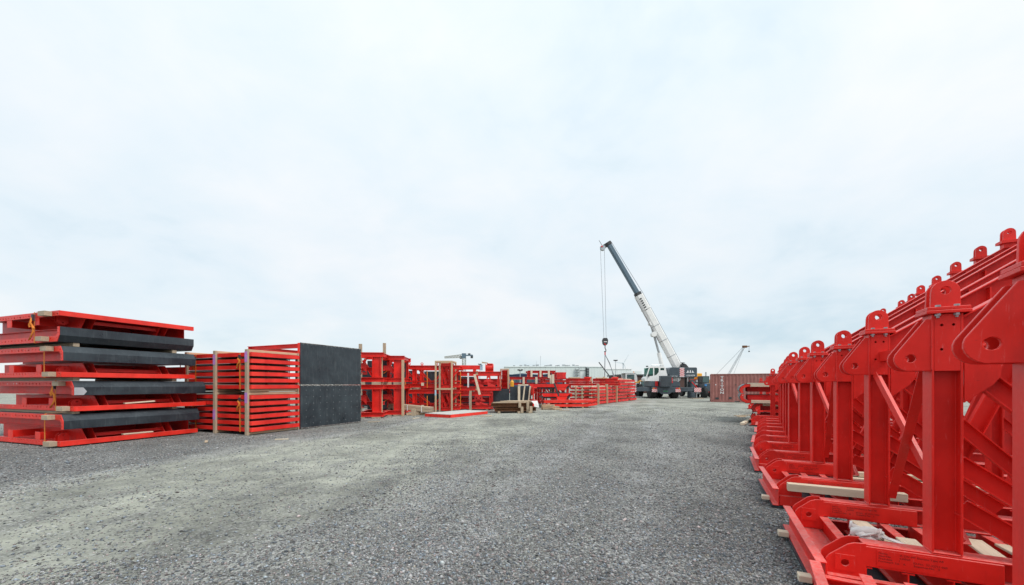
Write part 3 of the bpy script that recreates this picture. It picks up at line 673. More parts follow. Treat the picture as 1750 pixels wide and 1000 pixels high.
for q, (zb, nm) in enumerate(((.09, 'lower'), (1.44, 'upper'))):
    for i in range(6):
        dz = zb+.02+i*.205
        flat_panel(f'{ORD[i]} flat red panel in the {nm} timber-framed bundle', (C2[0], C2[1], dz), B_RZ, BW, BL, 'flat panels in timber-framed bundles')
    cr = thing('timber_crate', f'{nm} timber frame round six flat red panels, with violet tags', 'crate', (C2[0], C2[1], 0), B_RZ)
    z0, z1 = zb-.09, zb+1.24
    pz0 = 0.0 if q == 0 else z0+.0
    for x in (-.16, -1.70, -3.2):
        fr = timber('upright', cr, WOODG, (x, -.036, pz0+.001), (x, -.036, z1+.02), .062, .125, up=(1, 0, 0)); 
        bk = timber('upright', cr, WOODG, (x, BL+.04, pz0+.001), (x, BL+.04, z1+.02), .062, .125, up=(1, 0, 0))
        timber('cross_rail', cr, WOOD, (x, -.003, zb-.035), (x, BL+.006, zb-.035), .09, .075)
        timber('cross_rail', cr, WOOD, (x, -.003, z1-.02), (x, BL+.006, z1-.02), .09, .075)
        for i in range(5):
            timber('spacer', cr, WOODG, (min(x, -.55), .02, zb+.123+i*.205+.057), (min(x, -.55), BL-.02, zb+.123+i*.205+.057), .06, .058)
    for i in range(6):
        timber('batten', cr, WOODG, (-3.1, BL*.5, zb+.123+i*.205+.057), (-.4, BL*.5, zb+.123+i*.205+.057), .06, .056) if i < 5 else None  # batten added across the middle to block sky seen through the gaps
    for x, zt in (((-.16, zb+.30+.62), (-1.70, zb+.36)) if q == 0 else ((-.16, zb+.86), (-1.70, zb+.80))):
        part('tag', cr, PINK, MB().box(x-.062, x+.062, -.072, -.0685, zt, zt+.33))
    st = thing('ratchet_strap', f'orange strap hanging down the front of the {nm} timber-framed bundle', 'strap', (C2[0], C2[1], 0), B_RZ)
    for x in (-.52, -2.75):
        part('webbing', st, STRAP, MB().ribbon([(x, -.012, zb+.0), (x-.01, -.012, zb+.6), (x, -.012, zb+1.14), (x, .03, zb+1.172), (x, BL-.02, zb+1.172), (x, BL+.012, zb+1.14), (x, BL+.012, zb)], .05, .004))
        part('tail', st, STRAP, MB().ribbon([(x, -.02, zb+1.05), (x-.03, -.06, zb+.98), (x+.05, -.06, zb+.9), (x-.06, -.05, zb+.8), (x-.10, -.04, zb+.66)], .055, .004, (.8, .5, .2)), smooth=True)
        part('ratchet', st, STEELD, MB().box(x-.035, x+.035, -.055, -.016, zb+.98, zb+1.09))

# ------------------------------------------------------------------ two boxes with tall black form faces
def _chip(n, b):
    p = geo(n, 'Position'); v = noise(n, p, 26, 5, .7); c = ramp_(n, v, (.42, (.02, .027, .034)), (.5, (.10, .06, .04)), (.58, (.5, .5, .48))); n.links.new(c, b.inputs['Base Color']); b.inputs['Roughness'].default_value = .6
CHIP = mat('chipped_steel_edge', _chip)
C3 = gp(514, 734); F3 = gp(617, 722); E_RZ = math.atan2(-(F3[0]-C3[0]), F3[1]-C3[1]); BLn = math.hypot(F3[0]-C3[0], F3[1]-C3[1])
for q, (z0, z1, nm) in enumerate(((.03, 1.575, 'lower'), (1.582, 3.09, 'upper'))):
    root = thing('wall_formwork', f'{nm} wall form with a big black face and red bolted edge', 'formwork panel', (C3[0], C3[1], 0), E_RZ, 'black-faced wall forms')
    Dp = 2.9
    part('black_face', root, PLY, MB().box(-.028, 0, -.01, BLn, z0, z1), bev=.004)
    for y, s_ in ((.0, -1), (BLn-.012, 1)):
        hs = [circ(-.085, z0+.1+(z1-z0-.2)*i/7, .012, 8) for i in range(8)]
        part('edge_angle', root, REDO, MB().plate([(-.17, z0+.01), (-.029, z0+.01), (-.029, z1-.01), (-.17, z1-.01)], hs, 'y', y, y+.012), bev=.002)
    for i in range(6):
        y = .35+i*(BLn-.7)/5
        part('stud', root, RED, MB().ibeam((-.10, y, z0+.02), (-.10, y, z1-.02), .138, .09, .01, .008, up=(1, 0, 0)))
    for z in (z0+.08, z1-.10):
        for y in (.14, BLn-.14):
            part('cross_beam', root, RED, MB().ibeam((-Dp, y, z), (-.172, y, z), .15, .12, .012, .009))
        part('rear_beam', root, RED, MB().ibeam((-Dp-.061, .05, z), (-Dp-.061, BLn-.05, z), .15, .12, .012, .009))
    for y in (.14, BLn-.14):
        part('rear_post', root, RED, MB().ibeam((-Dp+.06, y, z0+.16), (-Dp+.06, y, z1-.18), .11, .1, .01, .008, up=(1, 0, 0)))
    for za, zb_ in ((z0, z0+.022), (z1-.022, z1)): part('edge_trim', root, CHIP, MB().box(.0005, .004, -.009, BLn-.001, za, zb_))
    part('edge_trim', root, CHIP, MB().box(.0005, .004, BLn-.02, BLn-.002, z0+.023, z1-.023))
    def screws(b):
        for i in range(9):
            for j in range(6 if q == 0 else 0): b.cyl((0, .22+i*(BLn-.44)/8, z0+.16+j*.24), (.003, .22+i*(BLn-.44)/8, z0+.16+j*.24), .011, 6)
        for i in range(16): b.cyl((0, .1+i*(BLn-.2)/15, z1-.05), (.003, .1+i*(BLn-.2)/15, z1-.05), .01, 6)
    o = part('screw_heads', root, GALV, (lambda b: (screws(b), b)[1])(MB())); o['kind'] = 'stuff'
for x, y in ((-.3, .4), (-.3, BLn-.5), (-2.6, .4), (-2.6, BLn-.5)):
    pass

# ================================================================== left, further back: stacked steel frames
def steel_frame(name, label, loc, rz, Lx, Ly, z0, z1, posts=(.12,), colw=.42, hb=.20, diag='', m=None, group=None, wb=.18, rear=True):
    """a rectangular frame: long beams below and above, heavy I columns, optional bracing; local x runs along the face"""
    m = m or RED; root = thing(name, label, 'steel rack', (loc[0], loc[1], 0), rz, group)
    ys = (wb/2, Ly-wb/2) if rear else (wb/2,)
    for y in ys:
        for z in (z0+hb/2, z1-hb/2):
            part('beam', root, m, MB().ibeam((0, y, z), (Lx, y, z), hb, wb, .018, .012))
        for x in posts:
            part('column', root, m, MB().ibeam((x, y, z0+hb), (x, y, z1-hb), colw, wb-.01, .02, .012, up=(1, 0, 0)))
            part('column_plate', root, m, MB().plate([(x-colw/2+.021, z0+hb+.001), (x+colw/2-.021, z0+hb+.001), (x+colw/2-.021, z0+hb+.05), (x-colw/2+.021, z0+hb+.05)], [], 'y', y-wb/2+.005, y-.007))
        for a, c in ({'V': [(.06, .5, 1, 0), (.5, .94, 0, 1)], 'N': [(.05, .48, 1, 0), (.52, .95, 1, 0)], 'X': [(.05, .95, 0, 1), (.05, .95, 1, 0)], 'W': [(.03, .25, 1, 0), (.27, .49, 1, 0), (.51, .73, 0, 1), (.75, .97, 0, 1)]}.get(diag, [])) and [((Lx*q[0], Lx*q[1]), (q[2], q[3])) for q in {'V': [(.06, .5, 1, 0), (.5, .94, 0, 1)], 'N': [(.05, .48, 1, 0), (.52, .95, 1, 0)], 'X': [(.05, .95, 0, 1), (.05, .95, 1, 0)], 'W': [(.03, .25, 1, 0), (.27, .49, 1, 0), (.51, .73, 0, 1), (.75, .97, 0, 1)]}[diag]]:
            off = .035 if c[0] else -.035
            zz = lambda t: z1-hb-.05 if t else z0+hb+.05
            part('diagonal', root, m, MB().chan((a[0], y+off, zz(c[0])), (a[1], y+off, zz(c[1])), .12, .06, .01))
    if rear:
        for x in (.1, Lx-.1):
            for z in (z0+hb/2, z1-hb/2):
                part('cross_beam', root, m, MB().ibeam((x, wb, z), (x, Ly-wb, z), hb-.04, .12, .012, .01))
    return root
FG = 'stacked column frames'
# two pairs of column frames with heavy I columns
for q, (px, py, Lx, nm) in enumerate(((604, 715, 1.38, 'beside the black-faced wall forms'), (651, 711, 1.16, 'behind the leaning pale post'))):
    x, y = gp(px, py); rz = R(6)
    for z0, z1, lv in ((.06, 1.58, 'lower'), (1.72, 3.12, 'upper')):
        z1 -= .06*q*(z1 > 2)
        r = steel_frame('shoring_frame', f'{lv} red column frame {nm}', (x, y), rz, Lx, 2.3, z0, z1, (Lx-.33,), .40, .21, '', group=FG)
        # inner bracing, brackets and hanging hoses
        part('brace', r, REDD, MB().chan((.12, .5, z0+.25), (.42, .5, z1-.3), .12, .06, .01))
        part('brace', r, REDD, MB().chan((.1, 1.3, z1-.3), (.6, 1.3, z0+.25), .12, .06, .01))
        part('bracket', r, REDD, MB().plate([(.05, z1-.75), (.35, z1-.75), (.52, z1-.95), (.52, z1-.62), (.42, z1-.50), (.05, z1-.50)], [], 'y', .30, .34))
        part('shelf_beam', r, REDD, MB().ibeam((.05, .7, z0+.62), (Lx-.1, .7, z0+.62), .16, .2, .012, .01))
        part('sheet', r, PLY, MB().box(.2, Lx-.2, 1.75, 1.78, z0+.25, z1-.3))
        part('hose', r, STRAP, MB().tube([(.05, .4, z1-.9), (.2, .35, z1-.78), (.35, .35, z1-.72), (.5, .38, z1-.55)], .018))
        if lv == 'lower':
            for j, xx in enumerate((.1, Lx-.55)):
                pk = local(r, (xx, .08, 1.65)); pk2 = local(r, (xx+.42, .08, 1.65))
                tag(timber('timber_packer', None, WOODG, pk, pk2, .16, .136), f'packer at the {("bracket", "column")[j]} end between column frames {nm}', 'timber', 'packers between column frames')
                pk = local(r, (xx, .08, .028)); pk2 = local(r, (xx+.42, .08, .028))
                tag(timber('timber_packer', None, WOODG, pk, pk2, .16, .055), f'flat ground packer at the {("bracket", "column")[j]} end of column frames {nm}', 'timber', 'packers below column frames')
def plank(label, px, py0, py1, d, w=.13, t=.05, m=None, lean=0.0, name='timber_post', grp=None):
    x = X(px, d); tag(timber(name, None, m or WOOD, (x, d, Z(py0, d)), (x+lean, d, Z(py1, d)), t, w, up=(1, 0, 0)), label, 'timber', grp)
plank('tall pale timber post between the two stacks of column frames', 651, 713.5, 609, 19.15, .15)
plank('tall pale timber post standing at the column frames, beside the truss stack', 688.5, 711, 615, 20.05, .13)
plank('weathered timber post rising above the column frames', 657, 704, 586.5, 22.9, .16, .1, WOODG)
plank('weathered post just showing above the black-faced wall forms', 616, 704, 588, 22.6, .17, .1, WOODG)
# braced trusses, two high
x, y = gp(690, 703.5); TG = 'braced truss frames'
for z0, z1, lv in ((.10, 1.28, 'lower'), (1.42, 2.72, 'upper')):
    r = steel_frame('truss_frame', f'{lv} red braced truss frame behind the strapped timber bundle', (x, y), R(2), 3.3, 2.4, z0, z1, (.62,), .24, .22, 'W', group=TG)
    part('middle_rail', r, RED, MB().chan((0, .03, z0+.36), (3.3, .03, z0+.36), .09, .05, .01))
    for xx in (.3, 1.05, 1.9, 2.7): part('lifting_eye', r, RED, MB().plate(circ(xx, z1+.09, .085, 12), [circ(xx, z1+.10, .045, 10)], 'y', .07, .10))
    for xx in (.08, 1.35, 1.62):
        part('strap', r, STRAP, MB().box(xx, xx+.045, -.006, -.002, z0-.02, z1-.35)) if xx != 1.62 else part('tag', r, WOODW, MB().box(xx-.6, xx-.44, -.02, -.003, z0+.1, z0+.28))
    part('sheet', r, PLY, MB().box(.9, 3.2, 1.6, 1.66, z0+.26, z1-.3))  # sheet coloured black to stand for the shade inside the truss
for j, zc in enumerate((.05, 1.35)):
    for xx in (.4, 2.4):
        p, q_ = (x+xx, y+.05, zc), (x+xx, y+2.3, zc)
        tag(timber('timber_packer', None, WOODG, p, q_, .12, .09 if j == 0 else .13), ('timber packer on the ground below the braced truss frames, ' if j == 0 else 'timber packer between the two braced truss frames, ')+('column frame end' if xx < 1 else 'crate end'), 'timber', 'packers at the truss frames')
# second-row forms seen through the gaps, faced black to stand for shade there
for j, (px, dd, w_, h_, mm, lab) in enumerate(((588, 27.0, 2.5, 2.7, PLY, 'dark wall form in the second row behind the black-faced forms'), (650, 27.4, 2.3, 2.55, PLY, 'dark wall form in the second row behind the column frames'), (706, 27.8, 2.2, 2.35, PLY, 'dark sheet form in the second row behind the braced truss frames'), (760, 28.4, 2.1, 2.15, PLY, 'dark sheet form in the second row behind the timber crate'), (808, 29.0, 2.2, 2.0, PLY, 'dark wall form in the second row behind the bracketed frames'))):
    o = thing('wall_formwork', lab, 'formwork panel', (X(px, dd), dd, 0), R(2+j))
    part('face', o, mm, MB().box(0, w_, 0, .03, .10, h_))
    for i in range(5): part('stud', o, REDD, MB().ibeam((.15+i*(w_-.3)/4, .11, 0), (.15+i*(w_-.3)/4, .11, h_-.05), .15, .09, .01, .008, up=(0, 1, 0)))
    for zz2 in (.5, h_*.55, h_-.35): part('waler', o, REDD, MB().chan((-.02, -.06, zz2), (w_+.02, -.06, zz2), .16, .10, .012))
# timber bundle strapped, in front of the trusses
tb = thing('timber_bundle', 'strapped bundle of long weathered timbers sloping down in front of the trusses', 'timber', (X(648, 20.9), 20.9, 0), R(-4))
for i in range(3):
    for j in range(2): timber('timber', tb, WOODG, (.0+.06*j, .06+.17*i, .60-.135*j), (2.72+.03*i, .06+.17*i, .34-.135*j), .155, .125)
for xx in (.35, 1.5, 2.25):
    z = .60-.0956*xx; part('band', tb, WTEXT, MB().box(xx, xx+.035, -.03, -.024, z-.24, z+.07))
for i, (xx, h) in enumerate(((.5, .36), (2.0, .20))):
    p = local(tb, (xx, .02, 0)); tag(timber('timber_trestle', None, WOODG, (p[0], p[1]-.02, h/2), (p[0]+.0, p[1]+.6, h/2), .2, h-.004), ('tall' if i == 0 else 'low')+' timber trestle under the strapped timber bundle', 'timber')
plank('short grey timber post standing at the strapped bundle', 707, 711, 698.5, 20.35, .2, .18, WOODG)
tag(timber('loose_timber', None, WOOD, (X(694, 20.6), 20.6, .06), (X(745, 21.3), 21.3, .06), .14, .11), 'tan timber lying on the ground below the strapped bundle', 'timber')
# timber-crated truss ends
cx, cy = X(743, 23.2), 23.2
cr = thing('timber_crate', 'tall timber crate frame round two short red trusses', 'crate', (cx, cy, 0), R(-3))
W_ = 1.04
for xx, yy in ((.045, .045), (W_-.045, .045), (.28, .047), (.045, 1.2), (W_-.045, 1.2)):
    timber('upright', cr, WOOD if xx != .28 else WOODG, (xx, yy, .001), (xx, yy, 2.88), .09, .09 if xx != .28 else .07)
for zc in (1.33, 2.93):
    timber('cross_rail', cr, WOOD, (0, .04, zc), (W_, .04, zc), .085, .10); timber('cross_rail', cr, WOOD, (0, 1.2, zc), (W_, 1.2, zc), .085, .10)
    for xx in (.045, W_-.045): timber('side_rail', cr, WOOD, (xx, .09, zc+.004), (xx, 1.15, zc+.004), .08, .09)
part('tag', cr, LBLUE, MB().box(.0, .09, -.006, -.0045, .95, 1.28))
for z0, z1, lv in ((.06, 1.27, 'lower'), (1.40, 2.84, 'upper')):
    p = local(cr, (.32, .16, 0)); steel_frame('end_truss', f'{lv} short red truss inside the tall timber crate', p, R(-3), .60, .9, z0, z1, (.06, .54), .10, .18, 'X' if 0 else 'N', wb=.12)
# stacked bracketed beams to the right of the crate
bx_, by_ = X(771, 24.6), 24.6; BG = 'stacked bracket beams'
for q, (z0, z1, Lx, nm) in enumerate(((.08, 1.12, 2.55, 'lower'), (1.22, 2.40, 3.05, 'upper'))):
    r = steel_frame('bracket_frame', f'{nm} long red frame with bearing brackets, right beside the timber crate', (bx_, by_), R(2), Lx, 2.2, z0, z1, (.35, Lx-.12), .14, .24, '', group=BG)
    for i, xx in enumerate((.25, 1.55, Lx-.75)):
        zm = (z0+z1)/2
        part('bearing', r, REDD, MB().plate([(xx-.28, zm-.05), (xx-.28, zm+.02), (xx-.12, zm+.08), (xx-.10, z1-.25), (xx+.12, z1-.25), (xx+.14, zm+.08), (xx+.3, zm+.02), (xx+.3, zm-.05)], [circ(xx, zm+.15, .05)], 'y', .0, .16))
        part('bearing_foot', r, REDD, MB().plate([(xx-.05, z0+.25), (xx+.45, z0+.25), (xx+.45, z0+.30), (xx+.05, zm-.11), (xx+.05, zm-.06), (xx-.05, zm-.06)], [], 'y', .02, .14))
    part('inner_beam', r, REDD, MB().ibeam((.1, 1.1, (z0+z1)/2), (Lx-.2, 1.1, (z0+z1)/2), .3, .2, .015, .012))
    part('strap', r, STRAP, MB().box(.55, .60, -.006, -.002, z0, z1)); 
    part('label_strip', r, WTEXT if q else LBLUE, MB().box(1.0 if q else 1.1, 1.1 if q else 1.22, -.008, -.003, z0+.2, z1-.1))
    part('end_flange', r, RED, MB().box(Lx+.002, Lx+.03, -.02, .22, z0, z1)); 
    for j in range(4): part('bolt', r, GALV, MB().cyl((Lx-.25+.07*j, -.012, z0+.1), (Lx-.25+.07*j, 0, z0+.1), .014, 6))
tag(timber('timber_packer', None, WOODG, (bx_+.2, by_+.1, .04), (bx_+.2, by_+2.0, .04), .14, .076), 'timber packer below the bracketed frame, at the crate end', 'timber')
tag(timber('timber_packer', None, WOODG, (bx_+2.2, by_+.1, .04), (bx_+2.2, by_+2.0, .04), .14, .076), 'timber packer below the bracketed frame, at the bolted end', 'timber')
tag(timber('timber_packer', None, WOODG, (bx_+1.2, by_+.15, 1.17), (bx_+1.2, by_+2.0, 1.17), .14, .09), 'timber packer between the two bracketed frames', 'timber')
plank('loose pale board leaning against the bracketed frames', 820, 674.5, 640, 24.35, .14, .05, WOODW, -.33, 'board')
plank('grey post with a pale blue tag, standing at the bracketed frames', 804, 701.5, 668, 24.3, .14, .1, WOODG)
plank('upright timber behind the leaning board on the bracketed frames', 815, 668, 634, 24.75, .15, .06, WOOD)
lb = thing('box_girder', 'long red box beam lying on top of the bracketed frames', 'beam', (bx_, by_+.4, 2.40), R(2)); part('box_beam', lb, RED, MB().box(-.1, 1.75, 0, .3, .14, .40)); part('end_plate', lb, LBLUE, MB().box(1.752, 1.9, -.02, .32, .10, .44)); part('foot', lb, RED, MB().box(.1, .3, .02, .28, .004, .138)); part('foot', lb, RED, MB().box(1.3, 1.5, .02, .28, .004, .138))
hd = thing('hydraulic_bearing', 'red jack bearing with bolted flanges on top of the bracketed frames', 'bearing', (bx_+2.3, by_+.3, 2.404), 0)
part('foot_plate', hd, RED, MB().box(-.2, .3, -.15, .25, 0, .05)); part('body', hd, RED, MB().cyl((-.15, .05, .24), (.25, .05, .24), .185, 16)); part('flange', hd, RED, MB().cyl((.26, .05, .24), (.30, .05, .24), .235, 16)); part('flange', hd, RED, MB().cyl((-.2, .05, .24), (-.16, .05, .24), .235, 16)); part('top_plate', hd, RED, MB().box(-.1, .25, -.1, .2, .43, .50))
part('timber_wedge', hd, WOODG, MB().add([(-.45, 0, .62), (-.40, 0, .52), (-.05, 0, .505), (-.05, 0, .56), (-.45, .1, .62), (-.40, .1, .52), (-.05, .1, .505), (-.05, .1, .56)], [(0,1,2,3),(4,7,6,5),(0,4,5,1),(1,5,6,2),(2,6,7,3),(3,7,4,0)]))
# ribbed end panel in a timber frame
ex, ey = X(855, 26.2), 26.2
ep = thing('end_formwork', 'ribbed red end form in a pale timber frame, above the dark sheets', 'formwork panel', (ex, ey, 0), R(-22))
for i in range(5): part('rib', ep, RED, MB().chan((0, .2, 1.32+i*.28), (.42, .2, 1.32+i*.28), .10, .12, .012)); 
part('skin', ep, REDD, MB().box(0, .42, .27, .285, 1.25, 2.55))
for z in (1.2, 2.6): timber('frame_rail', ep, WOOD, (-.08, .19, z), (.52, .19, z), .09, .07)
for xx in (-.05, .49): timber('frame_post', ep, WOOD, (xx, .19, 1.24), (xx, .19, 2.56), .09, .07)
for xx in (0, .42): part('leg', ep, RED, MB().box(xx-.03, xx+.03, .15, .26, .001, 1.16))
# a low table panel on the ground
pA, pB, pC = gp(726, 712), gp(768, 714.5), gp(806, 704.5)
tz = math.atan2(pB[1]-pA[1], pB[0]-pA[0]); tl = math.hypot(pB[0]-pA[0], pB[1]-pA[1])
ft = thing('floor_formwork', 'pale plywood-topped panel with red edges lying flat on gravel', 'formwork panel', (pA[0], pA[1], 0), tz)
part('red_edge', ft, REDO, MB().chan((0, .04, .075), (tl, .04, .075), .145, .07, .01, side=-1)); part('red_edge', ft, REDO, MB().chan((tl-.04, .078, .075), (tl-.04, 3.1, .075), .145, .07, .01, side=-1)); part('red_edge', ft, REDO, MB().chan((.04, .078, .075), (.04, 3.1, .075), .145, .07, .01, side=1))
part('ply_top', ft, flat('pale_plywood', (.50, .51, .48), .7), MB().box(.01, tl-.01, .01, 3.1, .149, .168))
# rusty beams and boards in front of the dark sheets
rx, ry = X(843, 22.6), 22.0
def at_r(a, b): return (rx+a, ry+b)
for lv, (z, off) in enumerate(((.20, .1), (.46, -.1))):
    for j in range(4):
        p = at_r(off, .12+.42*j)
        o = thing('rusty_girder', ('first', 'second', 'third', 'fourth')[j]+(' lower' if lv == 0 else ' upper')+' rusty steel beam of the low pile, counted from its free side', 'beam', (p[0], p[1], z), R(9), 'rusty beams in a low pile')
        part('i_section', o, RUST, lambda b: b.ibeam((0, 0, 0), (2.35, 0, 0), .18, .22, .02, .015), ('rustbeam',))
for j, xx in enumerate((.35, 1.45, 2.05)):
    tag(timber('timber_packer', None, WOODG, (rx+xx, ry-.05, .052), (rx+xx-.1, ry+1.7, .052), .14, .1), ('first', 'second', 'third')[j]+' timber packer under the low pile of rusty beams', 'timber', 'packers under the rusty beams')
for j, (xx, z0, z1) in enumerate(((1.62, .02, .36), (1.95, .02, .62), (2.12, .02, .38), (1.50, .3, .64))):
    tag(timber('timber_stub', None, WOODG, (rx+xx, ry-.22+.26*(j % 2)+.15*xx, z0), (rx+xx, ry-.22+.26*(j % 2)+.15*xx, z1), .15, .15, up=(1, 0, 0)), ('short grey timber stub at the front corner of the rusty pile', 'tall grey timber stub against the rusty pile', 'squat grey stub near the end of the rusty pile', 'grey timber stub wedged at the upper rusty beams')[j], 'timber')
for i in range(6):
    p = at_r(.0+.16*i, .2+.24*i)
    tag(timber('board', None, WOODG, (p[0], p[1], .585), (p[0]+1.9-.1*i, p[1]+.28, .585), .20, .05), ('first', 'second', 'third', 'fourth', 'fifth', 'last')[i]+' weathered board lying across the rusty beams, counted from their free side', 'board', 'boards on the rusty pile')
for i in range(3):
    p = at_r(.4+.2*i, .5+.3*i); tag(timber('board', None, WOODG, (p[0], p[1], .64), (p[0]+1.35, p[1]+.2, .64), .18, .05), ('lower', 'middle', 'upper')[i]+' weathered board of the second layer on the rusty pile', 'board', 'boards on the rusty pile')
tarp = thing('tarpaulin', 'crumpled white sheet hanging off the end of the rusty pile', 'tarpaulin', (rx+2.15, ry+.32, 0), 0)
part('sheet', tarp, SLING, MB().add([(0, 0, .65), (.35, .05, .66), (.42, -.08, .30), (.16, -.1, .36), (0, .3, .66), (.36, .35, .67), (.45, .3, .32), (.15, -.06, .5), (.40, -.04, .48)], [(0, 1, 8, 7), (7, 8, 2, 3), (0, 4, 5, 1), (1, 5, 6, 8), (8, 6, 2)]))
# dark upright sheets
sx, sy = X(842, 25.0), 25.2
for j, (a, b, z1) in enumerate(((0, 1.05, 1.32), (1.08, 2.42, 1.46))):
    o = thing('wall_formwork', ('narrow' if j == 0 else 'wide')+' dark upright wall form behind the rusty beams', 'formwork panel', (sx+a, sy, 0), 0)
    part('black_face', o, PLY, MB().box(0, b-a, 0, .03, .12, z1))
    for xx in (.1, (b-a)/2, b-a-.1): part('stud', o, REDD, MB().ibeam((xx, .11, .0), (xx, .11, z1-.05), .15, .09, .01, .008, up=(0, 1, 0)))
pz = thing('end_formwork', 'upright red end frame with round cut-outs beside the dark wall form', 'formwork panel', (sx+2.46, sy-.35, 0), R(-70))
part('frame_plate', pz, RED, MB().plate([(-.9, .03), (.2, .03), (.2, 1.42), (-.9, 1.42)], [[(-.78, .15), (.08, .15), (.08, .55), (-.78, .55)], [(-.78, .68), (.08, .68), (.08, 1.0), (-.78, 1.0)], circ(-.35, 1.2, .10)], 'y', 0, .05)); part('flange', pz, RED, MB().box(-.9, .2, .052, .25, 1.36, 1.42)); part('flange', pz, RED, MB().box(-.9, .2, .052, .25, .6, .64))
for px, m_ in ((887, WOODW), (893.5, WOODW), (903, WOODW)):
    plank(('pale prop with an orange painted foot against the dark wall form', 'thin pale prop leaning between two others on the dark wall form', 'pale prop beside the red end frame on the dark wall form')[(887, 893.5, 903).index(px)], px, 688, 660, 25.0, .15 if px == 887 else .09, .05, m_, .12 if px > 890 else 0)
o = tag(timber('board', None, WOODW, (X(885, 25.0), 25.0, 1.56), (X(903, 25.0), 25.0, 1.56), .06, .08), 'pale rail across the tops of the props on the dark wall form', 'board')
# heap of cut timber ends
for i in range(26):
    a = rnd.uniform(0, 2.4); b = rnd.uniform(-.3, .5); lay = 0 if i < 13 else (1 if i < 21 else 2)
    b *= (1-.3*lay); a = .25+a*(1-.25*lay)*.36
    p = (X(917, 25.6)+a, 25.3+b, .06+.10*lay); an = rnd.uniform(-.5, .5)
    ln = rnd.uniform(.35, .8)
    tag(timber('timber_offcut', None, WOOD if i % 3 else WOODG, p, (p[0]+ln*math.cos(an), p[1]+ln*math.sin(an)*.6-.1, .06+.10*lay+.01), .10, .09), ('short tan sawn offcut ', 'short grey sawn offcut ')[0 if i % 3 else 1]+('in the bottom layer', 'in the middle layer', 'on top')[lay]+' of the timber heap', 'timber', 'offcuts in the timber heap')
# black-bottomed tables, one above the other
for q, (px, d, z, lab) in enumerate(((926, 27.2, .98, 'lower tapered red table form with dark underside, by the timber heap'), (905, 28.2, 1.62, 'upper tapered red table form with dark underside'))):
    o = thing('table_formwork', lab, 'formwork panel', (X(px, d), d, 0), R(4), 'tapered table forms'); Lx = 2.0 if q == 0 else 2.9
    part('deck', o, RED, MB().plate([(0, z), (Lx, z), (Lx-.25, z-.22), (.1, z-.22)], [], 'y', 0, .12)); part('deck_sheet', o, PLY, MB().plate([(0, 0), (Lx, 0), (Lx, 2.2), (0, 2.2)], [], 'z', z+.002, z+.03))
    part('end_face', o, REDO, MB().plate([(0, z), (2.2, z), (2.0, z-.25), (.2, z-.25)], [], 'x', Lx+.001, Lx+.1))
    part('black_soffit', o, PLY, MB().plate([(.1, .13), (Lx-.05, .13), (Lx-.05, 2.1), (.1, 2.1)], [], 'z', z-.33, z-.225))
    for xx in (.35, Lx-.5, Lx-.15):
        for yy in (.3, 1.9): part('leg', o, REDD, MB().box(xx-.04, xx+.04, yy-.05, yy+.05, .001 if q == 0 else 1.016, z-.335))
    part('block', o, REDO, MB().plate([(Lx-.9, z-.45), (Lx-.35, z-.45), (Lx-.25, z-.24), (Lx-1.0, z-.24)], [], 'y', -.05, .10))
plank('dark pole leaning across the tapered table forms', 955, 677, 655, 27.0, .11, .1, STEELD, -.32, 'steel_pole')
# flat red beams on the ground
fx, fy = X(928, 26.4), 26.4
for j, (z, off) in enumerate(((.10, 0), (.36, .05))):
    for i in range(3):
        o = thing('flat_girder', ('bottom' if j == 0 else 'top')+' layer flat red girder lying in front of the racks, '+('front', 'middle', 'rear')[i]+' of three', 'girder', (fx+off+.3*i, fy+.5*i, 0), R(9), 'flat girders on the ground')
        part('web', o, REDO, MB().chan((0, .06, z+.08), (3.1-.1*j, .06, z+.08), .16, .11, .012, side=-1)); part('top_plate', o, REDO, MB().box(0, 3.05-.1*j, .0, .42, z+.163, z+.175)); part('nose', o, REDO, MB().plate([(3.1-.1*j, z), (3.38-.1*j, z+.07), (3.38-.1*j, z+.16), (3.1-.1*j, z+.16)], [], 'y', .005, .4))
for xx in (.4, 1.6, 2.7):
    tag(timber('timber_packer', None, WOOD, (fx+xx, fy+.02+.16*xx, .05), (fx+xx+.5, fy+1.4, .05), .1, .094), {.4: 'first', 1.6: 'middle', 2.7: 'end'}[xx]+' timber packer below the flat red girders', 'timber', 'packers below the flat girders')
    tag(timber('timber_packer', None, WOODW, (fx+xx, fy+.02+.16*xx, .316), (fx+xx+.5, fy+1.4, .316), .09, .08), {.4: 'first', 1.6: 'middle', 2.7: 'end'}[xx]+' timber packer between the flat red girders', 'timber', 'packers below the flat girders')
# ------------------------------------------------------------------ racks of layered red struts with timber uprights
K5 = gp(1020, 692); K_RZ = R(-33)
def strut_layer(label, loc, z, Lx, Ly, group):
    root = thing('strut_frame', label, 'steel frame', (loc[0], loc[1], z), K_RZ, group); k = ('strut', Lx, Ly)
    for j, y in enumerate((.06, Ly*.33, Ly*.66, Ly-.06)):
        part('tube', root, RED, lambda b: b.cyl((-Lx+.1, y, .10), (-.45, y, .10), .068, 10), k+('t', j))
        part('spindle', root, REDD, lambda b: b.cyl((-.45, y, .10), (-.1, y, .10), .045, 8), k+('s', j))
        part('head', root, REDO, lambda b: b.cyl((-.16, y, .10), (-.02, y, .10), .085, 8, .075), k+('h', j))
    part('end_rail', root, REDD, lambda b: b.plate([(0, 0), (Ly, 0), (Ly, .2), (0, .2)], [circ(Ly*t, .1, .035, 8) for t in (.12, .3, .45, .62, .8)], 'x', -.018, .012), k+('e',))
    for i in range(4):
        x = -Lx+.2+i*(Lx-.5)/3.4
        part('cross_plate', root, REDD, lambda b: b.box(x, x+.09, .0, Ly, .005, .03), k+('c', i))
        part('saddle', root, RED, lambda b: b.plate([(-.1, .0315), (.28, .0315), (.2, .16), (-.02, .16)], [], 'x', x+.1, x+.14), k+('sd', i))
    return root
LX, LY = 2.4, 4.7
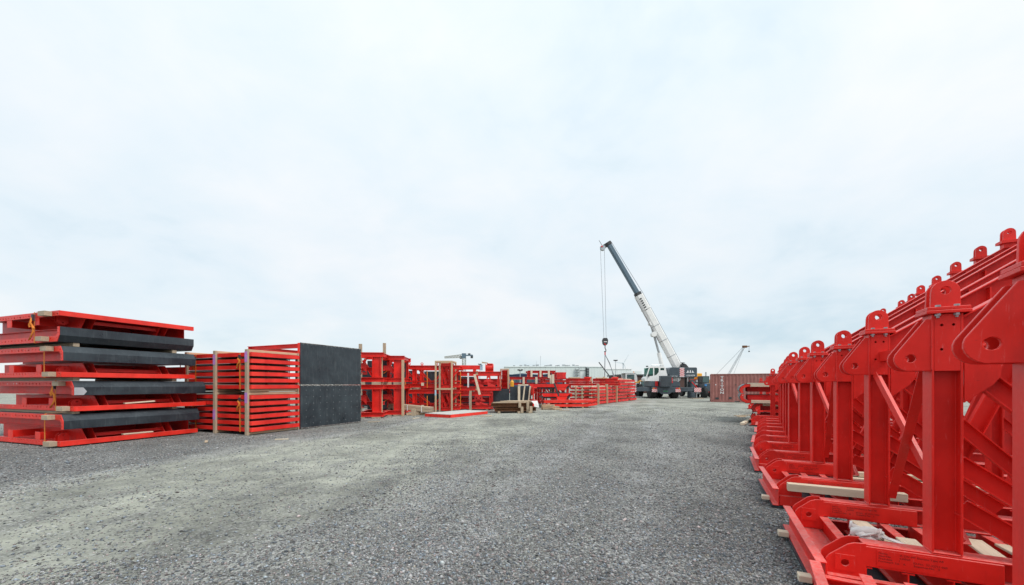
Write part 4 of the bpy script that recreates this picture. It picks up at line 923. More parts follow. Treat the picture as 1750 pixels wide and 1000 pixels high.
for i in range(5):
    strut_layer(ORD[i]+' layer of red struts in the rack with timber uprights', K5, .06+i*.285, LX, LY, 'strut layers in the rack')
rk = thing('timber_rack', 'pale timber uprights and bearers round the layers of red struts', 'timber rack', (K5[0], K5[1], 0), K_RZ)
for i in range(5):
    for x in (-.5, -1.2, -2.0): timber('bearer', rk, WOODW, (x, -.1, .06+i*.285+.24), (x, LY, .06+i*.285+.24), .22, .075)
for yy in (.12, 2.1, 4.55): timber('upright', rk, WOOD, (.05, yy, .001), (.05, yy, 1.62 if yy < 3 else 2.25), .20, .07, up=(0, 1, 0))
for x in (-2.35, -1.15, -.1): timber('upright', rk, WOOD, (x, LY+.05, .001), (x, LY+.05, 2.3), .07, .16, up=(1, 0, 0))
for x in (-1.75, -1.2): timber('upright', rk, WOOD, (x, -.05, .03) , (x, -.05, 1.45), .06, .1, up=(1, 0, 0))
for i, (xa, ya, Lx, zz) in enumerate(((-2.1, 1.5, 2.2, 1.50), (.35, 2.5, 2.3, 1.50))):
    o = thing('girder_bundle', ('long red girder pack on the strut rack, ' + ('next to the tapered table forms', 'at the crane end')[i]), 'girder', (K5[0]+xa, K5[1]+ya, zz), R(5), 'girder packs on the strut rack')
    for j, (zz2, hh) in enumerate(((.0, .19), (.21, .14), (.37, .23))):
        part('girder', o, (RED, REDD, RED)[j], MB().ibeam((0, .15+.05*j, zz2+hh/2), (Lx-.1*j, .15+.05*j, zz2+hh/2), hh, .28, .02, .014)); part('girder', o, REDD, MB().ibeam((.05, .75, zz2+hh/2), (Lx-.12, .75, zz2+hh/2), hh, .28, .02, .014))
    timber('batten', o, WOOD, (.15, .1, .64), (1.1, .15, .64), .3, .08); part('stub', o, RED, MB().box(Lx-.7, Lx-.2, .1, .4, .605, .72))
# further racks towards the crane
for q, (da_, ly_, lab) in enumerate(((5.3, 2.9, 'next to the timber uprights'), (8.6, 2.2, 'closest to the mobile crane'))):
    p = (K5[0]-math.sin(K_RZ)*da_, K5[1]+math.cos(K_RZ)*da_)
    for i in range(7):
        strut_layer(f'{("lowest", "second", "third", "fourth", "fifth", "sixth", "topmost")[i]} red strut layer in the open stack {lab}', (p[0]+rnd.uniform(-.15, .1), p[1]+rnd.uniform(-.1, .1)), .05+i*.30, 2.0, ly_, 'strut layers in open stacks')
    rk = thing('timber_rack', f'timber bearers in the open strut stack {lab}', 'timber rack', (p[0], p[1], 0), K_RZ)
    for i in range(7):
        for x in (-.55, -1.7): timber('bearer', rk, WOODW, (x, -.1, .05+i*.30+.25), (x, ly_, .05+i*.30+.25), .2, .09)
# long frames stacked behind the black sheets
for q, (px0, px1, d, z0, z1, dg, lab) in enumerate(((862, 935, 31, 1.55, 2.18, '', 'long red frame with pale packers behind the dark wall forms'), (862, 925, 31, .1, 1.4, 'V', 'red braced frame low behind the dark wall forms'), (902, 950, 33, 2.05, 2.75, '', 'short red frame on top of the rear stack'), (925, 975, 32, .1, 1.95, 'N', 'red frame behind the tapered table forms'), (950, 968, 33.5, 2.02, 2.62, '', 'red box frame with a plain plate, topping the rear stack'))):
    w_ = (px1-px0)/FPX*d
    r = steel_frame('storage_rack', lab, (X(px0, d), d), R(3), w_, 2.0, z0, z1, (.2, w_*.5, w_-.2), .18, .17, dg, REDD)
    if q in (0, 2):
        for xx in (.3, w_*.45, w_*.75): timber('packer', r, WOODW, (xx, -.06, z0+.08), (xx, -.06, z1-.02), .1, .16, up=(1, 0, 0))
    if q == 4: part('plate', r, REDD, MB().box(.05, w_-.05, -.02, -.004, z0+.05, z1-.02))
plank('pale post standing in front of the rear stack of red frames', 945, 672, 640, 29.5, .18, .1, WOODW)
plank('pale post beside the post at the rear stack', 941, 672, 641, 29.8, .12, .1, WOODW)
o = thing('gas_bottle', 'orange-yellow cylinder standing on the rear red frame', 'cylinder', (X(875, 30.4), 30.4, 1.16), 0); part('body', o, YELLOW, MB().lathe([(.13, 0), (.145, .03), (.145, .62), (.10, .72), (.05, .75), (.05, .82)], 14)); part('bracket', o, RED, MB().box(-.2, .2, -.2, .2, -.03, -.001)); part('stand', o, RED, MB().box(-.06, .06, -.06, .06, -1.159, -.031))

# ------------------------------------------------------------------ stack of dark-edged panels beyond the right row
qx, qy = gp(1283, 723)
for i, (z, flip, off) in enumerate(((.03, True, .0), (.45, False, .22), (.84, True, -.45), (1.24, False, -.30))):
    W_, Ln = 3.4, 2.6; H = .36; F = zf(flip, H)
    o = thing('trough_formwork', ('lowest', 'second', 'third', 'topmost')[i]+' dark-edged red panel in the stack beside the single truss', 'formwork panel', (qx+off, qy+.3*(i % 2), z), R(-33 if i < 2 else -28), 'dark-edged panels beyond the right row')
    pr = [(W_, H), (.22, H), (.05, .25), (0, .12), (.06, 0), (.16, 0), (.12, .12), (.16, .20), (.28, H-.10), (W_, H-.10)]
    part('end_plate', o, REDO, F(MB().plate(pr, [circ(.10, .05, .014, 8), circ(.13, .24, .014, 8), circ(.24, H-.05, .014, 8), circ(.5, H-.05, .014, 8), circ(.9, H-.05, .014, 8)], 'y', 0, .014)))
    part('black_skin', o, PLY, F(MB().plate([(W_, H+.022), (.21, H+.022), (.03, .255), (-.022, .12), (.04, -.012), (.058, 0), (-.001, .12), (.045, .25), (.215, H+.001), (W_, H+.001)], [], 'y', .016, Ln)))
    part('red_shell', o, REDD, F(MB().plate([(W_, H-.03), (.24, H-.03), (.09, .23), (.05, .12), (.07, .11), (.12, .22), (.26, H-.05), (W_, H-.05)], [], 'y', .016, Ln-.1)))
    for y in (.5, 1.3, 2.1): part('waler', o, REDD, F(MB().ibeam((.3, y, .16), (W_, y, .16), .22, .12, .012, .009)))
    zc = H-.05 if not flip else .05
    timber('timber_block', o, WOODW, (.40, -.07, zc+.01), (1.05, -.07, zc+.01), .12, .12)
    timber('packer', o, WOODW, (.30, .3, H+.042), (1.9, .3, H+.042), .12, .036) if i in (1, 3) else None
tag(timber('loose_timber', None, WOODW, gp(1268, 727)+(.05,), gp(1283, 718)+(.05,), .14, .09), 'loose pale timber on the gravel at the foot of the dark-edged panel stack', 'timber')
for i, (px, py, dx) in enumerate(((1256, 711, .7), (1262, 713, .5), (1268, 710.5, .9))):
    p = gp(px, py); tag(timber('board', None, (WOODG, WOOD, WOODG)[i], (p[0], p[1], .02), (p[0]+dx, p[1]+.3, .02), .14, .03), ('thin grey', 'orange-tan', 'longest grey')[i]+' board lying on the gravel beyond the right row', 'board')

for i, (px, py, ln, an, mm, lab) in enumerate(((628, 722, .5, .4, WOODG, 'thin grey stick on the gravel beside the black-faced wall forms'), (705, 716, .45, 1.1, WOODW, 'pale splinter of board on the gravel before the timber crate'), (470, 752, .35, .2, WOODW, 'pale chip of wood on the gravel beside the framed bundles'), (352, 757, .4, 2.2, WOODG, 'grey offcut on the gravel at the end of the tall stack'), (822, 712, .6, .5, WOOD, 'tan lath on the gravel before the bracketed frames'), (955, 702, .7, .3, WOODG, 'grey lath on the gravel before the flat red girders'))):
    p = gp(px, py); tag(timber('wood_scrap', None, mm, (p[0], p[1], .016), (p[0]+ln*math.cos(an), p[1]+ln*math.sin(an), .016), .07, .025), lab, 'timber')

# ================================================================== mobile crane
CX, CY = X(1131, 45.0)+.32, 44.6
crane = thing('mobile_crane', 'white and dark grey rough-terrain crane with its boom raised over the yard', 'mobile crane', (CX, CY, 0), 0)
def cl(px, py, d): return (X(px, d)-CX, d-CY, Z(py, d))          # pixel + depth -> crane coordinates
# carrier
part('chassis', crane, DGREY, MB().plate([(-1.5, .78), (1.5, .78), (1.5, 1.36), (-1.5, 1.36)], [], 'y', .05, 7.2), bev=.02)
part('rear_deck', crane, DGREY, MB().plate([(-1.62, 1.364), (-.9, 1.364), (-.9, 1.95), (-1.62, 1.95)], [], 'y', .02, 2.6), bev=.02)
part('rear_deck', crane, DGREY, MB().plate([(.55, 1.364), (1.6, 1.364), (1.6, 1.75), (1.4, 1.92), (.55, 1.92)], [], 'y', .02, 2.2), bev=.02)
part('rear_skirt', crane, DGREY, MB().plate([(-1.62, .70), (-.75, .70), (-.55, .52), (.4, .52), (.6, .70), (1.62, .70), (1.62, 1.30), (-1.62, 1.30)], [], 'y', -.1, .045), bev=.01)
rad = part('radiator_housing', crane, DGREY, MB().box(-.80, .42, -.55, .0, 1.34, 2.55), bev=.02)
part('grille', rad, STEELD, MB().box(-.72, .34, -.557, -.5505, 1.42, 2.47))
for i in range(9): part('grille_slat', rad, DGREY, MB().box(-.68, .30, -.566, -.5575, 1.47+i*.11, 1.52+i*.11))
part('red_sign', crane, TAILR, MB().box(-1.22, -.90, -.01, .015, 1.40, 1.95)); part('red_lamp', crane, TAILR, MB().cyl((.66, .0, 2.0), (.66, .0, 2.35), .07, 10)); part('red_lamp', crane, TAILR, MB().cyl((.66, .0, 1.75), (.66, .0, 1.95), .10, 10))
def stripes(parent, x0, x1, z0, z1, y, n=4, slope=1, name='warning_plate'):
    w = part(name, parent, WTEXT, MB().box(x0, x1, y, y+.01, z0, z1)); h = z1-z0; b = MB(); s = (x1-x0)/n
    for i in range(-3, n+3):
        xa = x0+i*s; sh = h*slope
        pts = [(xa, z0), (xa+s*.5, z0), (xa+s*.5+sh, z1), (xa+sh, z1)]
        # clip to the plate
        def clip(ps, f, side):
            out = []
            for k in range(len(ps)):
                p, q = ps[k], ps[(k+1) % len(ps)]; a, c = (p[0]-f)*side, (q[0]-f)*side
                if a >= 0: out.append(p)
                if a*c < 0: t = a/(a-c); out.append((p[0]+(q[0]-p[0])*t, p[1]+(q[1]-p[1])*t))
            return out
        ps = clip(pts, x0, 1); ps = clip(ps, x1, -1) if ps else ps
        if len(ps) > 2: part('red_stripe', w, TAILR, MB().plate(ps, [], 'y', y-.004, y-.0005))
    return w
stripes(crane, -1.60, -1.02, .74, 1.08, -.112, 3, 1); stripes(crane, 1.02, 1.60, .74, 1.08, -.112, 3, -1)
for sx in (-1, 1):
    part('tail_lamp', crane, TAILR, MB().box(min(sx*1.05, sx*1.35), max(sx*1.05, sx*1.35), -.13, -.101, 1.11, 1.22)); part('indicator', crane, TAILO, MB().box(min(sx*1.36, sx*1.52), max(sx*1.36, sx*1.52), -.13, -.101, 1.11, 1.22))
part('number_plate', crane, flat('green_plate', (.03, .25, .10), .5), MB().box(-.35, .15, -.115, -.101, .80, .88))
for sx in (-1, 1):
    for y in (1.0, 5.6):
        w = part('wheel', crane, RUBBER, MB().lathe([(.45, -.34), (.74, -.34), (.80, -.27), (.80, .27), (.74, .34), (.45, .34)], 28, 'x', (sx*1.24, y, .80)), smooth=False)
        part('rim', w, CWHITE, MB().lathe([(.10, -.10), (.42, -.10), (.45, -.33), (.43, -.34), (.43, .34), (.45, .33), (.42, .2), (.1, .2)], 20, 'x', (sx*1.24, y, .80)))
        tr = MB()
        for i in range(22):
            a = 2*math.pi*i/22; c_, s_ = math.cos(a), math.sin(a)
            for hx in (-1, 1):
                p = lambda r, t, xx: (sx*1.24+xx, y+r*(c_*math.cos(t)-s_*math.sin(t)), .80+r*(s_*math.cos(t)+c_*math.sin(t)))
                xa, xb = .02*hx, .33*hx
                tr.add([p(.795, -.05, xa), p(.795, .05, xa), p(.83, .04, xa), p(.83, -.04, xa), p(.795, .06, xb), p(.795, .16, xb), p(.83, .15, xb), p(.83, .07, xb)], [(0,1,2,3),(7,6,5,4),(0,4,5,1),(1,5,6,2),(2,6,7,3),(3,7,4,0)])
        part('tread_lugs', w, RUBBER, tr)['kind'] = 'stuff'
for y in (.45, 6.9):
    for sx in (-1, 1):
        ob = part('outrigger_beam', crane, DGREY, MB().box(min(sx*1.51, sx*3.25), max(sx*1.51, sx*3.25), y-.2, y+.2, .82, 1.26), bev=.015)
        part('jack_housing', ob, DGREY, MB().box(min(sx*3.253, sx*4.05), max(sx*3.253, sx*4.05), y-.24, y+.24, .72, 1.24)); part('jack_leg', ob, GALV, MB().cyl((sx*3.62, y, .10), (sx*3.62, y, .718), .075, 12)); part('jack_foot', ob, STEELD, MB().cyl((sx*3.62, y, .06), (sx*3.62, y, .10), .30, 16)); part('foot_mat', ob, WOODG, MB().box(sx*3.62-.6, sx*3.62+.6, y-.5, y+.5, .002, .058))
        stripes(ob, min(sx*3.26, sx*4.04), max(sx*3.26, sx*4.04), .74, 1.22, y-.253, 4, sx)
# superstructure, boom to the left
part('slew_ring', crane, STEELD, MB().cyl((0, 3.1, 1.365), (0, 3.1, 2.0), .85, 28))
part('turntable', crane, CWHITE, MB().plate([(-1.5, 2.01), (2.6, 2.01), (2.7, 2.38), (1.0, 2.9), (-.3, 2.6), (-1.5, 2.35)], [], 'y', 2.35, 3.95), bev=.03)
cab = part('cab', crane, CWHITE, MB().plate([(-1.95, 1.98), (-2.05, 2.30), (-1.85, 2.50), (-1.55, 3.50), (-1.38, 3.68), (.15, 3.68), (.38, 3.55), (.50, 2.95), (.62, 2.4), (.35, 1.98)],
    [[(-1.72, 2.52), (-1.05, 2.58), (-1.05, 3.48), (-1.42, 3.48)], [(-.92, 2.60), (-.62, 2.72), (-.42, 3.0), (-.38, 3.3), (-.45, 3.50), (-.92, 3.50)], [(-.22, 3.22), (.22, 3.22), (.22, 3.48), (-.22, 3.48)]], 'y', 1.10, 1.15))
part('cab_far_side', cab, CWHITE, MB().plate([(-1.95, 1.98), (-2.05, 2.30), (-1.85, 2.50), (-1.55, 3.50), (-1.38, 3.68), (.15, 3.68), (.38, 3.55), (.50, 2.95), (.62, 2.4), (.35, 1.98)], [[(-1.72, 2.52), (-.6, 2.58), (-.6, 3.48), (-1.42, 3.48)]], 'y', 2.12, 2.17))
part('cab_shell', cab, CWHITE, MB().plate([(-1.55, 3.50), (-1.38, 3.68), (.15, 3.68), (.38, 3.55), (.50, 2.95), (.62, 2.4), (.35, 1.98), (-1.95, 1.98), (-2.05, 2.30), (-1.85, 2.50), (-1.82, 2.46), (-1.98, 2.28), (-1.90, 2.03), (.31, 2.03), (.56, 2.41), (.45, 2.94), (.34, 3.52), (.13, 3.63), (-1.36, 3.63), (-1.51, 3.48)], [], 'y', 1.152, 2.118))
def _cg(n, b):
    o = n.nodes['Material Output']; t = nd(n, 'ShaderNodeBsdfTransparent'); t.inputs[0].default_value = (.55, .78, .72, 1)
    b.inputs['Base Color'].default_value = (.05, .12, .11, 1); b.inputs['Roughness'].default_value = .05
    mx = nd(n, 'ShaderNodeMixShader'); mx.inputs[0].default_value = .3; n.links.new(t.outputs[0], mx.inputs[1]); n.links.new(b.outputs[0], mx.inputs[2]); n.links.new(mx.outputs[0], o.inputs[0])
CGLASS = mat('cab_glass', _cg)
part('windscreen', cab, CGLASS, MB().add([(-1.85, 1.152, 2.50), (-1.85, 2.118, 2.50), (-1.55, 2.118, 3.50), (-1.55, 1.152, 3.50), (-1.83, 1.152, 2.49), (-1.83, 2.118, 2.49), (-1.53, 2.118, 3.49), (-1.53, 1.152, 3.49)], [(0,1,2,3),(7,6,5,4),(0,4,5,1),(2,6,7,3),(0,3,7,4),(1,5,6,2)]))
part('door_window', cab, CGLASS, MB().box(-1.74, -1.04, 1.135, 1.141, 2.50, 3.50)); part('rear_window', cab, CGLASS, MB().box(-.93, -.37, 1.135, 1.141, 2.58, 3.51)); part('small_window', cab, CGLASS, MB().box(-.23, .23, 1.135, 1.141, 3.21, 3.49)); part('far_window', cab, CGLASS, MB().box(-1.74, -.59, 2.14, 2.146, 2.50, 3.50))
part('cab_mirror', cab, STEELD, MB().box(-1.62, -1.54, .96, 1.06, 2.45, 2.78)); part('mirror_arm', cab, STEELD, MB().cyl((-1.58, 1.0, 2.5), (-1.58, 1.105, 2.45), .02, 6)); part('work_lamp', cab, STEELD, MB().box(-1.75, -1.55, 1.3, 1.5, 3.62, 3.75)); part('handrail', cab, GALV, MB().tube([(-1.2, 1.2, 3.70), (-1.2, 1.2, 3.85), (.1, 1.2, 3.85), (.1, 1.2, 3.70)], .018)); part('seat', cab, STEELD, MB().plate([(-.85, 2.04), (-.25, 2.04), (-.2, 3.15), (-.38, 3.15), (-.45, 2.52), (-.85, 2.50)], [], 'y', 1.42, 1.85))
part('step', cab, STEELD, MB().box(-1.9, -1.2, .95, 1.095, 1.955, 1.985))
# counterweight block with warning chevrons and lettering
cwt = part('counterweight', crane, DGREY, MB().plate([(1.10, 2.42), (4.22, 2.42), (4.30, 2.52), (4.30, 3.50), (4.20, 3.58), (1.25, 3.58), (1.10, 3.40)], [], 'y', 1.75, 4.6), bev=.02)
part('end_strip', cwt, CWHITE, MB().box(4.302, 4.33, 1.8, 4.5, 2.5, 3.5))
cp = part('chevron_plate', cwt, WTEXT, MB().box(2.28, 2.80, 1.735, 1.748, 2.46, 3.54))
for i in range(5):
    z = 2.36+i*.235; pts = [(2.28, z+.24), (2.54, z), (2.80, z+.24), (2.80, z+.36), (2.54, z+.12), (2.28, z+.36)]
    pts = [(a, min(3.54, max(2.46, b))) for a, b in pts]; part('red_chevron', cp, TAILR, MB().plate(pts, [], 'y', 1.728, 1.7345))
text_part('lettering', cwt, WTEXT, 'LIEBHERR', .24, axes((1, 0, 0), (0, 0, 1), (3.05, 1.745, 2.56)), ext=.002)
text_part('lettering', cwt, WTEXT, 'LRT 1090', .17, axes((1, 0, 0), (0, 0, 1), (1.35, 1.745, 2.50)), ext=.002)
for i, (a, c_, h) in enumerate(((3.0, 3.35, .10), (3.15, 3.3, .26), (3.38, 3.62, .16), (3.45, 3.56, .30), (3.66, 3.95, .12), (3.70, 3.82, .24))):
    part('emblem', cwt, WTEXT, MB().plate([(a, 2.96), (c_, 2.96), ((a+c_)/2+.05, 2.96+h), ((a+c_)/2-.04, 2.96+h)], [], 'y', 1.742-.002*(i+1), 1.7475-.002*i))
part('winch', crane, STEELD, MB().cyl((3.0, 2.3, 3.83), (3.0, 3.7, 3.83), .24, 18)); part('winch_frame', crane, STEELD, MB().plate([(2.55, 3.585), (3.55, 3.585), (3.2, 4.0), (2.8, 4.0)], [], 'y', 2.2, 2.26)); part('exhaust', crane, STEELD, MB().cyl((2.75, 2.1, 3.585), (2.75, 2.1, 4.1), .08, 10)); part('exhaust_cap', crane, STEELD, MB().cyl((2.75, 2.1, 4.105), (2.75, 2.1, 4.17), .30, 12, .2))
part('hose_drum', crane, STEELD, MB().cyl((.95, 1.9, 2.35), (.95, 2.33, 2.35), .34, 18)); part('boom_ladder', crane, STEELD, MB().bar((2.7, .55, 2.3), (3.65, .55, 1.3), .10, .08)); part('ladder_end', crane, TAILR, MB().bar((3.1, .48, 1.88), (3.75, .48, 1.2), .03, .10))
part('support_post', crane, GALV, MB().bar((1.85, 1.2, .0), (1.85, 1.2, 2.3), .16, .16)); part('side_box', crane, DGREY, MB().box(1.62, 2.1, 3.0, 5.0, .9, 1.6))
# boom
BD = 47.8
foot, collar, tip = Vector(cl(1166, 643, BD)), Vector(cl(1091, 505, BD)), Vector(cl(1041, 419, BD))
upb = Vector((-(collar-foot).z, 0, (collar-foot).x)); upb = upb if upb.z > 0 else -upb
def boxsec(w, h, c=.25): a, b = w/2, h/2; return [(-a, -b*.45), (-a*.6, -b), (a*.6, -b), (a, -b*.45), (a, b*(1-c)), (a*(1-c), b), (-a*(1-c), b), (-a, b*(1-c))]
bd = (collar-foot).normalized()
bm_ = part('boom_base_section', crane, CWHITE, MB().sweep(boxsec(.72, .95), foot, collar, upb))
tl = part('telescopic_section', crane, CBOOM, MB().sweep(boxsec(.46, .56), collar+bd*.02, tip, upb))
part('boom_collar', bm_, CWHITE, MB().sweep(boxsec(.84, 1.06), collar-bd*1.9, collar-bd*1.75, upb)); part('boom_collar', bm_, STEELD, MB().sweep(boxsec(.66, .78), collar+bd*.005, collar+bd*.35, upb))
for t in (.25, .44, .62): part('boom_strap', bm_, GALV, MB().sweep(boxsec(.76, .99), foot+(collar-foot)*t, foot+(collar-foot)*t+bd*.07, upb))
un = upb.normalized()
for i in range(6): part('lettering_mark', bm_, STEELD, MB().add([(lambda c: (c.x, c.y-.372, c.z))(collar-bd*(.6+.28*i)-un*(.18+.06)+bd*a+un*b) for a, b in ((0, 0), (.18, 0), (.18, .28), (0, .28))], [(0, 1, 2, 3)]))
part('boom_side_pipe', bm_, GALV, MB().tube([foot+bd*5.2-un*.54+Vector((0, -.25, 0)), collar-bd*.4-un*.54+Vector((0, -.25, 0))], .07)); part('side_reel', bm_, CWHITE, MB().cyl(foot+(collar-foot)*.55-un*.72+Vector((0, -.5, 0)), foot+(collar-foot)*.55-un*.72+Vector((0, .1, 0)), .30, 16))
hd = part('boom_head', crane, STEELD, MB().sweep(boxsec(.56, .68), tip+bd*.01, tip+bd*.35, upb)); part('head_arm', hd, STEELD, MB().bar(tip+bd*.2+un*.3, tip+bd*.1-un*1.05, .45, .22, (0, 1, 0)))
sh = tip+bd*.05-un*.85; part('head_sheave', hd, GALV, MB().cyl(sh+Vector((0, -.18, 0)), sh+Vector((0, .18, 0)), .30, 18)); part('anemometer', hd, STEELD, MB().bar(sh+Vector((0, 0, .2)), sh+Vector((-.45, 0, .95)), .04, .04)); part('red_marker', hd, TAILR, MB().box(sh.x-.25, sh.x-.05, sh.y-.25, sh.y-.19, sh.z+.05, sh.z+.2))
lc0, lc1, lc2 = Vector(cl(1136, 645, BD)), Vector(cl(1126, 603, BD)), Vector(cl(1112, 553, BD))
part('luffing_cylinder', crane, CWHITE, MB().cyl(lc0, lc1, .24, 14)); part('luffing_rod', crane, GALV, MB().cyl(lc1, lc2, .13, 12)); part('rod_eye', crane, CWHITE, MB().cyl(lc2+Vector((0, -.3, 0)), lc2+Vector((0, .3, 0)), .26, 14))
part('hoist_rope', crane, ROPE, MB().tube([(3.0, 3.0, 4.05), collar+un*.62, tip+bd*.2+un*.42, sh+Vector((-.0, 0, .3))], .028, 6))
hook = Vector(cl(1034, 579, BD))
hx = hook.x
part('hoist_fall', crane, ROPE, MB().tube([(sh.x-.30, sh.y-.1, sh.z), (hx-.16, hook.y-.1, hook.z)], .022, 5)); part('hoist_fall', crane, ROPE, MB().tube([(sh.x+.22, sh.y+.1, sh.z-.1), (hx+.16, hook.y+.1, hook.z)], .022, 5))
hb = thing('hook_block', 'dark hook block with red stripe hanging from the crane ropes', 'hook block', (CX+hx, CY+hook.y, hook.z), 0)
part('cheek_plates', hb, STEELD, MB().plate([(-.22, .08), (.22, .08), (.34, -.2), (.28, -.62), (.12, -.8), (-.12, -.8), (-.28, -.62), (-.34, -.2)], [], 'y', -.2, .2), bev=.02); part('stripe', hb, TAILR, MB().plate([(-.2, -.62), (.05, -.80), (.12, -.74), (-.12, -.56)], [], 'y', -.215, -.202)); part('stripe', hb, WTEXT, MB().plate([(-.2, -.42), (.2, -.42), (.2, -.34), (-.2, -.34)], [], 'y', -.215, -.202))
part('hook', hb, STEELD, MB().tube([(0, 0, -.80), (0, 0, -1.15), (.10, 0, -1.3), (.10, 0, -1.5), (0, 0, -1.6), (-.10, 0, -1.5)], .055, 8))
zt = hook.z-1.60
sl4 = thing('chain_sling', 'pair of grey lifting slings hanging from the crane hook', 'sling', (CX+hx, CY+hook.y, 0), 0)
part('link', sl4, TAILR, MB().box(-.06, .06, -.06, .06, zt-.35, zt+.0)); part('sling_leg', sl4, ROPE, MB().tube([(0, 0, zt-.3), (-.05, 0, 2.35)], .055, 6)); part('sling_leg', sl4, ROPE, MB().tube([(.03, .05, zt-.3), (.55, .2, 4.2), (1.28, .3, 2.35)], .045, 6)); part('sling_leg', sl4, ROPE, MB().tube([(.03, .05, zt-.3), (.5, -.2, 4.2), (1.0, -.3, 2.35)], .035, 6))
ld = thing('lifted_girder', 'red girder hanging low in the slings of the crane', 'girder', (CX+hx, CY+hook.y, 2.0), R(2)); part('girder', ld, RED, MB().ibeam((-.9, 0, .16), (2.0, 0, .16), .32, .3, .02, .015)); part('end_plate', ld, RED, MB().box(2.002, 2.03, -.2, .2, -.05, .40)); part('dark_bar', ld, STEELD, MB().bar((-.8, -.2, 2.25), (.75, -.2, .25), .10, .10)); 
# crane operator, seated
def person(root, pts, rad, edges, m, name, parts=None):
    me = bpy.data.meshes.new(name); me.from_pydata(pts, edges, []); me.materials.append(m)
    o = bpy.data.objects.new(name, me); COL.objects.link(o); o.parent = root
    sk = o.modifiers.new('skin', 'SKIN'); sk.use_smooth_shade = True
    if not me.skin_vertices: bpy.context.view_layer.objects.active = o
    for i, r in enumerate(rad): me.skin_vertices[0].data[i].radius = (r, r)
    me.skin_vertices[0].data[0].use_root = True
    ss = o.modifiers.new('sub', 'SUBSURF'); ss.levels = 1; ss.render_levels = 1
    return o
op = thing('person', 'person in an orange jacket and white helmet seated in the crane cab', 'person', (CX-.45, CY+1.63, 2.55), 0)
V_ = [(0, 0, 0), (.02, 0, .28), (.02, 0, .50), (.0, 0, .60), (-.02, 0, .72), (-.40, -.10, .03), (-.42, -.10, -.38), (-.56, -.10, -.44), (-.40, .10, .03), (-.42, .10, -.38), (-.56, .10, -.44), (0, -.19, .46), (-.12, -.22, .22), (-.38, -.14, .26), (0, .19, .46), (-.12, .22, .22), (-.38, .14, .26)]
try:
    person(op, V_, [.15, .15, .13, .06, .10, .085, .06, .05, .085, .06, .05, .07, .055, .04, .07, .055, .04], [(0,1),(1,2),(2,3),(3,4),(0,5),(5,6),(6,7),(0,8),(8,9),(9,10),(2,11),(11,12),(12,13),(2,14),(14,15),(15,16)], HIVIS, 'body')
except Exception as ex:
    print('person skin failed', ex)
part('head', op, SKIN, MB().lathe([(.02, .60), (.075, .64), (.095, .72), (.09, .80), (.05, .86)], 14, c=(-.03, 0, 0)), smooth=True); part('helmet', op, WHELM, MB().lathe([(.15, .775), (.125, .79), (.12, .85), (.08, .91), (.01, .93)], 16, c=(-.03, 0, 0)), smooth=True); part('nose', op, SKIN, MB().cyl((-.115, 0, .70), (-.145, 0, .69), .018, 6, .008))

# ================================================================== container
ctn = thing('shipping_container', 'reddish brown corrugated shipping container with white stacked lettering', 'container', (X(1214.5, 36.2), 36.2, 0), R(-25))
CL, CH, CW = 6.06, 2.55, 2.44
def _ctn(n, b):
    p = tco(n); a = noise(n, p, 1.6, 6, .6); st = noise(n, mapv(n, p, (5, 5, .5)), 2.0, 6, .7); sp = noise(n, p, 14, 5, .7)
    c = mixc(n, ramp_(n, a, (.3, 0), (.7, 1)), (.27, .10, .085), (.36, .15, .13)); c = mixc(n, ramp_(n, st, (.55, 0), (.75, .55)), c, (.46, .24, .20)); c = mixc(n, ramp_(n, sp, (.66, 0), (.72, .8)), c, (.13, .04, .025))
    n.links.new(c, b.inputs['Base Color']); b.inputs['Roughness'].default_value = .7
CTN = mat('container_paint', _ctn)
def corr(L_, pitch=.278):
    pts = []; x = .12
    while x < L_-.12-pitch: pts += [(x, 0), (x+.07, 0), (x+.135, .036), (x+.21, .036)]; x += pitch
    return pts
pr = corr(CL); sheet = [(a, .03+b) for a, b in pr]+[(a, .036+b) for a, b in pr[::-1]]
part('side_sheet', ctn, CTN, MB().plate(sheet, [], 'z', .17, CH-.06)); part('side_sheet', ctn, CTN, MB().plate([(a, CW-b) for a, b in sheet], [], 'z', .17, CH-.06))
for x0 in (0, CL-.11):
    for y0 in (0, CW-.11): part('corner_post', ctn, CTN, MB().box(x0, x0+.11, y0, y0+.11, .12, CH-.12)); part('corner_casting', ctn, CTN, MB().box(x0-.004, x0+.15, y0-.004, y0+.15, CH-.119, CH)); part('corner_casting', ctn, CTN, MB().box(x0-.004, x0+.15, y0-.004, y0+.15, .001, .119))
for y0 in (.01, CW-.07): part('top_rail', ctn, CTN, MB().box(.151, CL-.151, y0, y0+.06, CH-.065, CH-.006)); part('bottom_rail', ctn, CTN, MB().plate([(.151, .02), (1.9, .02), (1.9, .12), (2.3, .12), (2.3, .02), (3.7, .02), (3.7, .12), (4.1, .12), (4.1, .02), (CL-.151, .02), (CL-.151, .168), (.151, .168)], [], 'y', y0, y0+.05))
part('roof', ctn, CTN, MB().box(.1, CL-.1, .075, CW-.075, CH-.055, CH-.03)); part('floor', ctn, STEELD, MB().box(.1, CL-.1, .09, CW-.09, .13, .165)); part('end_wall', ctn, CTN, MB().box(.02, .06, .112, CW-.112, .12, CH-.06)); part('end_wall', ctn, CTN, MB().box(CL-.06, CL-.02, .112, CW-.112, .12, CH-.06))
for i, ch in enumerate('TRITON'):
    M = axes((1, 0, 0), (0, 0, 1), (.92, .024, 2.13-i*.275)); M = M @ Matrix.Diagonal((1.35, .95, 1, 1)); text_part('letter', ctn, WTEXT, ch, .30, M, align='CENTER', ext=.003, bold=.006)
